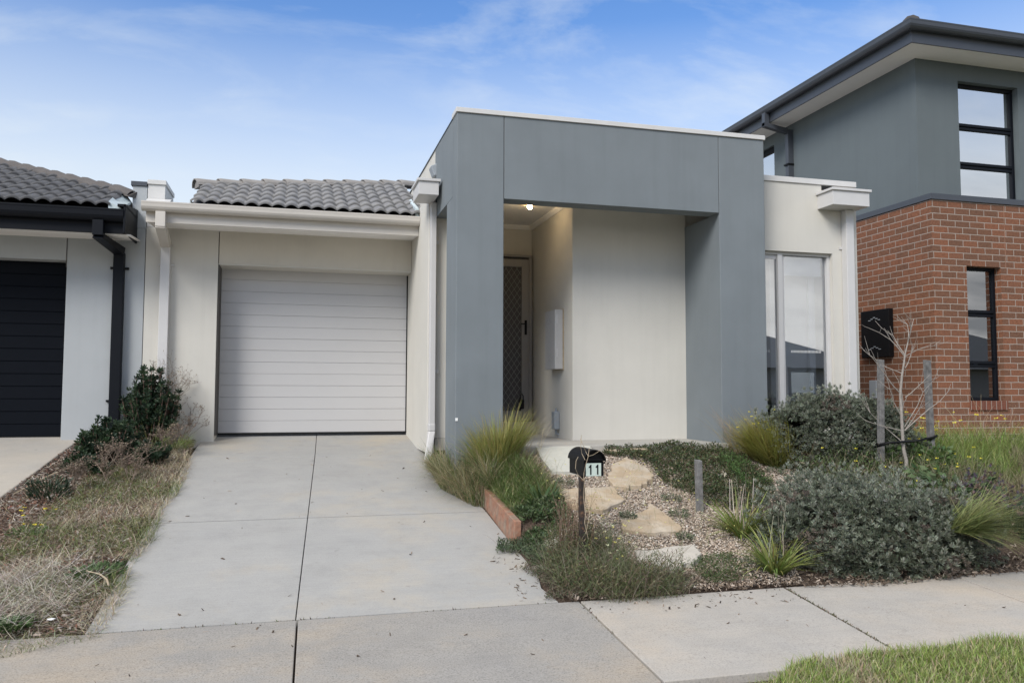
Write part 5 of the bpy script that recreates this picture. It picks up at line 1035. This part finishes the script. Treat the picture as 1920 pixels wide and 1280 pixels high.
def right_weeds():
    v = Veg(151); r = v.r
    poly = [(7.35, -2.95), (9.9, -3.05), (9.9, -4.6), (7.3, -4.9), (6.7, -4.6), (7.0, -3.8)]
    P = scatpoly(r, 17000, poly, 0); n = len(P); gm = (noise2(P[:, 0], P[:, 1], 2.5, 9) > -.1)|(P[:, 1] > -3.7); c = mixc(r, n, [(.30, .26, .17), (.22, .19, .12), (.17, .17, .08)]); c[gm] = mixc(r, gm.sum(), [(.14, .21, .045), (.20, .27, .07), (.27, .30, .10)])
    v.blades(P, r.uniform(0, 6.28, n), r.uniform(.12, .40, n), r.uniform(.0, .7, n), r.uniform(.3, 1.6, n), r.uniform(.003, .006, n), c*.85, c*1.15, segs=4, var=.3)
    tag(v.build('long_grass'), 'rough green and brown grass in front of the brick house', 'grass', kind='stuff')
    v = Veg(152); r = v.r
    poly = [(5.6, -3.9), (7.3, -3.7), (7.6, -4.4), (6.4, -4.9), (5.9, -4.6)]
    P = scatpoly(r, 11000, poly, 0); k = len(P); P[:, 2] += r.uniform(0, .24, k)*np.clip(.7+noise2(P[:, 0], P[:, 1], 6, 15), .15, 1.4)
    v.leaves(P, r.normal(0, 1, (k, 3))+C3(0, 0, .5), r.uniform(.02, .055, k), .014, mixc(r, k, [(.05, .075, .03), (.08, .12, .04), (.13, .17, .07), (.15, .13, .08)]), var=.35)
    P = scatpoly(r, 1500, poly, 0); k = len(P); v.stalks(P, r.uniform(0, 6.28, k), r.uniform(.15, .42, k), r.uniform(0, .7, k), r.uniform(.1, 1, k), .003, mixc(r, k, [(.30, .26, .18), (.15, .18, .08)]))
    P = scatpoly(r, 26, poly, .2); P[:, 2] += r.uniform(0, .2, len(P)); v.flowers(P, .018, (.80, .70, .08))
    tag(v.build('undergrowth'), 'mixed green undergrowth around the sapling between the two silver shrubs', 'ground cover', kind='stuff')
    for i, (x, y, n_, lab) in enumerate(((6.62, -3.95, 10, 'bushy green leaved weed at the foot of the bare sapling'), (7.15, -4.05, 12, 'broad leaved green weed at the foot of the right stake'))):
        v = Veg(155+i); r = v.r; P, a = disc(r, 500, x, y, .2, .7, 0); P[:, 2] += r.uniform(0, .3, 500); v.leaves(P, np.stack([np.cos(a)*.5, np.sin(a)*.5, r.uniform(-.2, 1, 500)], -1), .055, .032, (.075, .125, .04), var=.3); tag(v.build('leafy_weed'), lab, 'weed')
    # wiry dry stems with yellow flowers in front of the brick wall
    v = Veg(158); r = v.r; P = scat(r, 110, 7.5, 9.4, -3.6, -2.95, 0); n = 110; ln = r.uniform(.35, .75, n); az = r.normal(.4, 1.2, n); v.stalks(P, az, ln, r.uniform(.1, .7, n), r.uniform(.2, 1.0, n), .0032, mixc(r, n, [(.44, .33, .22), (.36, .30, .16)]))
    P = scat(r, 20, 7.6, 9.4, -3.5, -3.0, 0); P[:, 2] += r.uniform(.2, .42, 20); v.flowers(P, .024, (.82, .70, .08))
    v.stalks(P-C3(0, 0, .3), r.uniform(0, 6.28, 20), .3, .02, .02, .003, (.2, .22, .08))
    tag(v.build('flowering_weed'), 'tall wiry weeds with yellow flowers in front of the brick wall', 'weed')
    # purple headed plant on the right edge
    root = empty('statice_plant', (6.95, -5.15, G(6.95, -5.15)), 'dark leafy plant with purplish brown flower heads at the right edge', 'plant')
    v = Veg(161); r = v.r; P, a = disc(r, 420, 6.98, -5.1, .48, .9, 0); n = 420; P[:, 2] += r.uniform(0, .12, n)
    v.blades(P, a, r.uniform(.1, .22, n), r.uniform(.3, 1.1, n), r.uniform(.2, .8, n), r.uniform(.03, .055, n), (.045, .07, .04), (.06, .09, .055), segs=4, twist=.3)
    v.build('foliage', root); v = Veg(162); r = v.r; P, a = disc(r, 110, 6.98, -5.2, .42, .8, 0); ln = r.uniform(.18, .40, 110); v.stalks(P, a, ln, .15, .5, .005, (.10, .11, .06))
    H_ = P+np.stack([np.cos(a)*ln*.33, np.sin(a)*ln*.33, ln*.9], -1); v.rosettes(np.repeat(H_, 4, 0)+r.normal(0, .028, (440, 3)), r.normal(0, .5, (440, 3))+C3(0, 0, 1), 8, .024, .012, mixc(r, 440, [(.13, .085, .09), (.17, .11, .09), (.10, .08, .11)]), splay=(.2, 1.4)); v.build('flower_heads', root)
    v = Veg(163); r = v.r; P, a = disc(r, 300, 6.7, -4.75, .35, .9, .05); P[:, 2] += r.uniform(0, .22, 300); v.leaves(P, np.stack([np.cos(a), np.sin(a), r.uniform(-.2, 1, 300)], -1), .09, .05, (.085, .13, .055), var=.3)
    tag(v.build('leafy_weed'), 'large leaved green weed between the spiky grass and the sapling', 'weed')
right_weeds()
# ---- lawn
def lawn():
    v = Veg(171); r = v.r
    x = r.uniform(2.85, 7.6, 52000); y = -7.20-np.abs(r.normal(0, .45, 52000)); y += .10*noise2(x, y, 4, 71)+.05*noise2(x, y, 15, 73); y = np.where(x < 3.5, y-.30*(3.5-x)/.6, y)
    P = np.stack([x, y, Garr(x, y)+.0], -1); n = len(P); cl = noise2(x, y, 8, 72); c = mixc(r, n, [(.17, .23, .05), (.23, .30, .075), (.30, .35, .12)])
    dry = (cl > .30) & (r.random(n) < .75); c[dry] = mixc(r, dry.sum(), [(.45, .38, .25), (.36, .32, .20)]); dd = r.random(n) < .22; c[dd] = mixc(r, dd.sum(), ST)
    v.blades(P, r.uniform(0, 6.28, n), r.uniform(.03, .085, n), r.uniform(0, .8, n), r.uniform(.2, 1.5, n), r.uniform(.003, .0055, n), c*.8, c*1.15, segs=3, var=.28)
    tag(v.build('lawn'), 'patchy bright green lawn in the bottom right corner', 'grass', kind='stuff')
    # weeds growing in the joints of the paving
    v = Veg(173); r = v.r
    for (xa, ya, xb, yb, k) in ((4.235, -5.9, 4.06, -7.1, 700), (-.1, -5.86, 2.6, -5.86, 160), (2.73, -5.9, 2.68, -6.6, 60)):
        t = r.uniform(0, 1, k)**(1.3); X_ = xa+(xb-xa)*t+r.normal(0, .007, k); Y_ = ya+(yb-ya)*t+r.normal(0, .006, k); P = np.stack([X_, Y_, Garr(X_, Y_)-.01], -1)
        v.leaves(P, r.normal(0, .6, (k, 3))+C3(0, 0, .6), r.uniform(.012, .03, k), .006, mixc(r, k, [(.10, .12, .05), (.15, .11, .08), (.08, .06, .045)]), var=.4)
    tag(v.build('joint_weeds', m='matte_attr'), 'tiny weeds and dirt in the joints of the paving', 'weed', kind='stuff')
lawn()

# ---- stones
def stone(poly, m, label, th=.05, seed=0, lift=.050, name='stepping_stone', tilt=0):
    rr = random.Random(seed); pts = []; n = len(poly)
    for i in range(n):
        a, b = poly[i], poly[(i+1) % n]
        for k in range(5):
            t = k/5; j = .010 if k else .004; pts.append((a[0]+(b[0]-a[0])*t+rr.gauss(0, j), a[1]+(b[1]-a[1])*t+rr.gauss(0, j)))
    cx = sum(p[0] for p in pts)/len(pts); cy = sum(p[1] for p in pts)/len(pts)
    gx = (G(cx+.1, cy)-G(cx-.1, cy))/.2; gy = (G(cx, cy+.1)-G(cx, cy-.1))/.2; z = lambda x, y: G(cx, cy)+gx*(x-cx)+gy*(y-cy)+lift+tilt*(y-cy)
    mb = MB(); N_ = len(pts); vs = []; fs = []
    rings = [(1.0, -th), (1.01, -.006), (.965, 0.0), (.6, .003), (.25, .002)]
    for q, dz in rings:
        for (x, y) in pts: vs.append((cx+(x-cx)*q, cy+(y-cy)*q, z(cx+(x-cx)*q, cy+(y-cy)*q)+dz+(rr.gauss(0, .0018) if q < 1 else 0)))
    vs.append((cx, cy, z(cx, cy)+.002))
    for k in range(len(rings)-1):
        for i in range(N_): fs.append((k*N_+i, k*N_+(i+1) % N_, (k+1)*N_+(i+1) % N_, (k+1)*N_+i))
    k = (len(rings)-1)*N_
    for i in range(N_): fs.append((k+i, k+(i+1) % N_, k+N_))
    fs = [f if sum(1 for _ in f) else f for f in fs]; mb.add(vs, fs)
    return tag(mb.build(name, m), label, 'stone', 'flat stone slabs set in the gravel')
GP = lambda px, py: None
stone([(3.26, -3.12), (3.22, -3.75), (3.57, -3.82), (3.80, -3.3), (3.84, -3.10)][::1], 'pale_stone', 'large pale greenish white slab beside the grass, behind the mailbox', .06, 1)
stone([(4.10, -3.42), (3.88, -3.62), (3.72, -3.90), (3.68, -4.12), (3.80, -4.17), (4.02, -4.10), (4.16, -3.92), (4.17, -3.70)], 'sandstone', 'tan sandstone slab right of the mailbox, touching the creeping plant', .06, 2)
stone([(3.15, -4.18), (3.12, -4.48), (3.38, -4.62), (3.66, -4.42), (3.66, -4.15)], 'sandstone', 'tan slab half hidden behind the mailbox post', .04, 3)
stone([(3.86, -4.50), (3.72, -4.66), (3.47, -4.80), (3.42, -4.96), (3.62, -5.03), (3.86, -5.03), (3.92, -4.96)], 'sandstone', 'triangular tan sandstone slab in the middle of the gravel', .06, 4, .04)
stone([(3.36, -5.32), (3.86, -5.28), (3.84, -5.42), (3.70, -5.55), (3.50, -5.62), (3.30, -5.56)], 'white_stone', 'lowest pale slab nearest the footpath', .04, 5)
stone([(2.83, -4.80), (2.97, -4.78), (3.02, -4.95), (2.95, -5.12), (2.82, -5.12), (2.76, -4.98)], 'white_stone', 'small round pale slab left of the mailbox post', .04, 6)
stone([(4.00, -3.12), (4.02, -3.24), (4.36, -3.30), (4.5, -3.12)], 'sandstone', 'narrow tan slab against the porch slab', .04, 7)
stone([(5.5, -3.52), (5.52, -3.60), (5.86, -3.66), (5.9, -3.58)], 'timber_pale', 'narrow pale timber edging at the foot of the golden grass tuft', .04, 8, lift=.03)  # pale timber edging, only shaped with the stone builder
stone([(2.60, -5.20), (2.85, -5.22), (2.80, -5.42), (2.66, -5.45)], 'path_light' if False else 'white_stone', 'small half buried slab at the driveway edge below the mat weed', .03, 9, lift=.0)

# ---- timber sleepers beside the driveway
def sleeper(ya, yb, xa, xb, za, zb, label):
    # top follows the slope; za/zb height over the driveway
    t = .055; mb = MB(); A0, B0 = drive_z(0, ya), drive_z(0, yb)
    mb.hexa([(xa, ya, A0-.1), (xb, yb, B0-.1), (xb+t, yb, B0-.1), (xa+t, ya, A0-.1), (xa, ya, A0+za), (xb, yb, B0+zb), (xb+t, yb, B0+zb), (xa+t, ya, A0+za)])
    tag(mb.build('timber_sleeper', 'timber_red', bevel=.006), label, 'timber sleeper', 'timber sleepers edging the driveway')
sleeper(-3.62, -4.76, 2.615, 2.60, .165, .195, 'lower reddish timber sleeper with its sawn end towards the footpath')
sleeper(-2.55, -3.60, 2.62, 2.605, .06, .175, 'upper timber sleeper mostly under the overhanging grass')

# ---- stakes, tie, sapling
def stake(px, pyb, Y, pyt, pxt, w, label, slant=True, zb=None):
    b = at(px, pyb, Y); t = at(pxt, pyt, Y); z0 = G(b.x, Y)-.25; d = (t-b); b2 = b+d*((z0-b.z)/d.z); h = w/2; mb = MB()
    mb.hexa([(b2.x-h, Y-h, b2.z), (b2.x+h, Y-h, b2.z), (b2.x+h, Y+h, b2.z), (b2.x-h, Y+h, b2.z), (t.x-h, Y-h, t.z), (t.x+h, Y-h, t.z-.004), (t.x+h, Y+h, t.z), (t.x-h, Y+h, t.z+.004)])
    return tag(mb.build('wooden_stake', 'weathered_wood', bevel=.003), label, 'stake', 'weathered wooden stakes in the garden')
stake(1652, 900, -4.08, 674, 1651, .050, 'left tall grey stake beside the bare sapling')
stake(1748, 880, -3.84, 675, 1738, .055, 'right tall grey stake beside the bare sapling')
stake(1312, 958, -4.62, 862, 1309, .050, 'short grey wooden stake in front of the creeping plant')
def tie():
    mb = MB(); a = [at(1640, 838, -4.1), at(1665, 830, -4.22), at(1680, 829, -4.235), at(1694, 828, -4.23), at(1712, 827, -4.1), at(1728, 824, -3.9), at(1748, 820, -3.875)]
    mb.tube(a, .012, 6); s_ = Vector(at(1652, 832, -4.08)); mb2 = mb
    mb.tube([s_+Vector((-.03, -.03, 0)), s_+Vector((.03, -.032, .008)), s_+Vector((.032, .03, 0)), s_+Vector((-.03, .03, 0)), s_+Vector((-.03, -.03, -.01))], .013, 6)
    s_ = Vector(at(1746, 822, -3.84)); mb.tube([s_+Vector((-.034, -.033, 0)), s_+Vector((.034, -.036, .03)), s_+Vector((.036, .034, .0)), s_+Vector((-.034, .034, 0)), s_+Vector((-.034, -.033, -.01))], .013, 6)
    tag(mb.build('tree_tie', 'black_metal', smooth=True), 'black rubber tie strung between the two tall stakes and the sapling', 'tree tie')
tie()
def sapling():
    Y = -4.2; base = at(1698, 912, Y); root = empty('sapling', (base.x, Y, G(base.x, Y)), 'bare leafless pale sapling tied between two stakes', 'tree')
    tr = [(1698, 925), (1699, 885), (1699, 862), (1694, 842), (1692, 810), (1690, 770), (1688, 738), (1691, 705), (1695, 680), (1697, 664), (1702, 643), (1707, 623), (1713, 598)]
    mb = MB(); mb.tube([at(x, y, Y) for x, y in tr], [.020, .0185, .0175, .0165, .0155, .0145, .013, .011, .009, .0075, .0055, .004, .0025], 8); mb.build('trunk', 'bark_pale', root, smooth=True)
    br = [[(1696, 668), (1684, 649), (1675, 637), (1656, 623), (1636, 613)], [(1696, 664), (1693, 649), (1688, 627), (1674, 613), (1668, 598)], [(1703, 640), (1715, 621), (1724, 606), (1723, 596)], [(1702, 640), (1696, 615), (1680, 600)],
          [(1689, 738), (1674, 723), (1659, 703), (1646, 686), (1633, 670), (1618, 658)], [(1692, 700), (1674, 688), (1653, 664)], [(1696, 807), (1717, 789), (1745, 766), (1766, 752), (1782, 735)], [(1696, 807), (1713, 785), (1725, 766), (1735, 742)],
          [(1697, 745), (1709, 736), (1727, 719), (1745, 701)], [(1690, 807), (1678, 803), (1659, 797), (1640, 790)], [(1692, 770), (1702, 758), (1709, 740), (1709, 712)], [(1694, 830), (1674, 800), (1664, 775)], [(1690, 780), (1676, 755), (1668, 730), (1660, 700)], [(1696, 800), (1716, 760), (1722, 735), (1738, 712)], [(1697, 690), (1706, 680), (1716, 660), (1722, 645)], [(1697, 668), (1708, 655), (1720, 650)]]
    rr = random.Random(5); mb = MB(); allb = MB()
    for k, b in enumerate(br):
        dy = rr.uniform(-.35, .35); n = len(b); P = [at(x, y, Y)+Vector((0, 0, 0)) for x, y in b]; P = [p+Vector((0, dy*i/(n-1)*.8, 0)) for i, p in enumerate(P)]
        r0 = .0062 if k in (0, 4, 6) else .0048; mb = MB(); mb.tube(P, [r0*(1-.65*i/(n-1)) for i in range(n)], 5)
        for q in range(rr.choice((2, 3, 4))):
            i = rr.randrange(1, n); p = P[i]; d = (P[i]-P[i-1]).normalized(); dd = (d+Vector((rr.gauss(0, .6), rr.gauss(0, .6), rr.gauss(.2, .4)))).normalized(); ln = rr.uniform(.06, .18)
            mb.tube([p, p+dd*ln*.5+Vector((0, 0, .006)), p+dd*ln+Vector((0, 0, .02))], [.0024, .0018, .0011], 4)
        mb.build('branch', 'bark_pale', root)
sapling()

# ---- mailbox
def mailbox():
    x0, x1, y0, y1, zb, zm, zt = 2.918, 3.066, -5.46, -5.14, -.052, .062, .135
    root = empty('mailbox', (2.95, -5.36, G(2.95, -5.36)), 'small black arched letterbox numbered 11 on a rusty post', 'mailbox')
    n = 14; cx = (x0+x1)/2; rx = (x1-x0)/2
    arch = lambda r_, h, zc: [(cx+r_*math.cos(t), zc+h*math.sin(t)) for t in [math.pi*i/n for i in range(n+1)]]
    mb = MB(); mb.profile_y([(x1, zb), (x1, zm)][::1]+arch(rx, .072, zm)[1:-1]+[(x0, zm), (x0, zb)], y0+.012, y1); mb.build('box', 'black_metal', root, bevel=.003)
    # hooded roof: a thin shell wider than the box
    mb = MB(); o = arch(rx+.010, .083, zm-.008); i_ = arch(rx+.003, .076, zm-.008); mb.profile_y(o+i_[::-1], y0-.018, y1+.008); mb.build('lid', 'black_metal', root)
    # front: lower door with the plate, dark slot under the hood
    mb = MB(); mb.box(x0+.002, x1-.002, y0, y0+.011, zb+.002, zm-.022); mb.build('door', 'black_metal', root, bevel=.002)
    mb = MB(); mb.box(x0+.008, x1-.004, y0-.010, y0+.004, zm-.001, zm+.006); mb.build('slot_flap', 'black_metal', root, bevel=.001)
    mb = MB(); mb.box(x1-.004, x1+.010, y0-.006, y0+.004, zm-.022, zm-.012); mb.build('latch', 'black_metal', root)
    pl = MB().box(x0+.012, x0+.125, y0-.004, y0-.0005, zb+.004, zb+.094).build('number_plate', 'plate_pale', root)
    for k in (0, 1):
        c = x0+.046+k*.052; a, b = zb+.014, zb+.084; mb = MB(); yy0, yy1 = y0-.0058, y0-.0038
        mb.prism([(c-.004, yy0, a), (c+.006, yy0, a), (c+.006, yy0, b), (c-.0005, yy0, b), (c-.014, yy0, b-.016), (c-.012, yy0, b-.024), (c-.004, yy0, b-.018)], [(c-.004, yy1, a), (c+.006, yy1, a), (c+.006, yy1, b), (c-.0005, yy1, b), (c-.014, yy1, b-.016), (c-.012, yy1, b-.024), (c-.004, yy1, b-.018)]); mb.build('digit_one', 'black_metal', pl)
    g_ = G(2.93, -5.36); mb = MB(); mb.box(2.915, 2.952, -5.38, -5.343, g_-.3, zb); mb.build('post', 'rusty', root, bevel=.003)
mat('rusty', (.035, .028, .025), .7, var=.4, vscale=40, bump=.6, bscale=120, col2=(.15, .085, .05), c2range=(.55, .7), c2scale=28)
mailbox()
def vine():
    mb = MB(); Yv = -5.49
    for path in ([(1094, 900), (1095, 885), (1099, 868), (1103, 855), (1105, 838)], [(1103, 855), (1098, 846), (1094, 835), (1088, 822)], [(1103, 855), (1113, 852), (1125, 844), (1132, 838)], [(1097, 862), (1091, 850), (1089, 838), (1090, 815)], [(1094, 900), (1084, 890), (1079, 878), (1080, 864), (1084, 856)], [(1095, 900), (1100, 940), (1096, 980), (1103, 1010)], [(1105, 900), (1097, 930), (1106, 965), (1098, 1000)], [(1096, 895), (1094, 930), (1097, 960)]):
        mb.tube([at(x, y, Yv+.02*math.sin(i*2)) for i, (x, y) in enumerate(path)], .0018, 4)
    tag(mb.build('dry_vine', 'timber_pale'), 'thin dry vine stems twisted over the front of the mailbox', 'vine')
vine()
# ---- odds and ends
def odds():
    a, b = at(68, 940, -2.9), at(155, 870, -2.2); mb = MB(); a.z = G(a.x, a.y)+.03; pa = Vector((-1.42, -2.85, G(-1.42, -2.85)+.03)); pb = Vector((-1.02, -2.25, G(-1.02, -2.25)+.16))
    mb.tube([pa, (pa+pb)/2+Vector((0, 0, .02)), pb], [.004, .0055, .005], 5); tag(mb.build('dry_stick', 'timber_pale'), 'long straight pale dry stick across the bark mulch', 'stick')
    P = [(-.35, -5.0), (-.25, -5.08), (-.19, -5.18), (-.16, -5.28)]; mb = MB(); mb.tube([(x, y, G(x, y)+.06) for x, y in P], [.004, .005, .006, .006], 5); tag(mb.build('dry_stick', 'timber_pale'), 'curved pale dry stick near the driveway in the dry grass', 'stick')
    mb = MB(); rr = random.Random(3); cx, cy = -.36, -5.72; vs = [(cx+.035*math.cos(t)*rr.uniform(.6, 1.3), cy+.02*math.sin(t)*rr.uniform(.6, 1.3), G(cx, cy)+.03+rr.uniform(0, .02)) for t in [i*.7 for i in range(9)]]+[(cx, cy, G(cx, cy)+.05)]
    mb.add(vs, [(i, (i+1) % 9, 9) for i in range(9)]); tag(mb.build('paper_scrap', 'leaf_paper'), 'crumpled white paper scrap at the bottom left verge', 'litter')
    # key safe hanging on the screen door
    root = empty('key_safe', (3.80, -.66, .33), 'black key safe padlock hanging on the security door', 'key safe')
    MB().box(3.775, 3.835, -.672, -.643, .32, .44).build('body', 'black_metal', root, bevel=.008)
    MB().tube([(3.785, -.657, .44), (3.785, -.657, .49), (3.805, -.657, .515), (3.825, -.657, .49), (3.825, -.657, .44)], .006, 6).build('shackle', 'black_metal', root)
    # black planter edge on the neighbour's path
    root = empty('planter', (10.2, -2.45, -.03), 'low black planter box on the path before the brick wall', 'planter'); x0, x1, y0, y1, z0, z1 = 9.86, 11.0, -2.62, -2.25, -.15, -.0
    mb = MB(); mb.box(x0, x1, y0, y0+.03, z0, z1); mb.box(x0, x1, y1-.03, y1, z0, z1); mb.box(x0, x0+.03, y0+.03, y1-.03, z0, z1); mb.box(x1-.03, x1, y0+.03, y1-.03, z0, z1); mb.build('box', 'dark_planter', root, bevel=.004)
    MB().box(x0+.03, x1-.03, y0+.03, y1-.03, z0, z1-.04).build('soil', 'dark_interior', root)
odds()
# ---- houses over the road (seen only in the window reflections)
def far_house(x, y, w, d, h, rh, label):
    root = empty('house', (x, y, -.9), label, 'house', 'houses on the far side of the street')
    mb = MB(); mb.box(x-w/2, x+w/2, y-d/2, y+d/2, -1.2, h); mb.build('wall', 'far_wall', root)
    e = .5; a, b, c, dd = (x-w/2-e, y-d/2-e, h), (x+w/2+e, y-d/2-e, h), (x+w/2+e, y+d/2+e, h), (x-w/2-e, y+d/2+e, h); k = d/2
    mb = MB(); mb.add([a, b, c, dd, (x-w/2+k, y, h+rh), (x+w/2-k, y, h+rh)], [(0, 3, 2, 1), (0, 1, 5, 4), (2, 3, 4, 5), (1, 2, 5), (3, 0, 4)]); mb.build('roof', 'far_roof', root)
    for q in (-.28, .12): MB().box(x+w*q, x+w*q+1.6, y+d/2-.02, y+d/2+.03, .1, 1.5).build('window', 'dark_glass', root)
    MB().box(x+w*.3, x+w*.3+2.4, y+d/2-.02, y+d/2+.03, -.9, 1.2).build('garage_door', 'door_metal', root)
far_house(22, -33, 13, 9, 1.7, 2.2, 'brown hipped house straight opposite, seen in the tall window'); far_house(7, -33, 12, 9, 1.6, 2.0, 'second hipped house opposite, left of the first in the reflection'); far_house(38, -34, 14, 10, 1.8, 2.6, 'third hipped house opposite, farthest along the street')
far_house(-9, -33, 12, 9, 1.7, 2.1, 'fourth hipped house opposite, behind the driveway side')
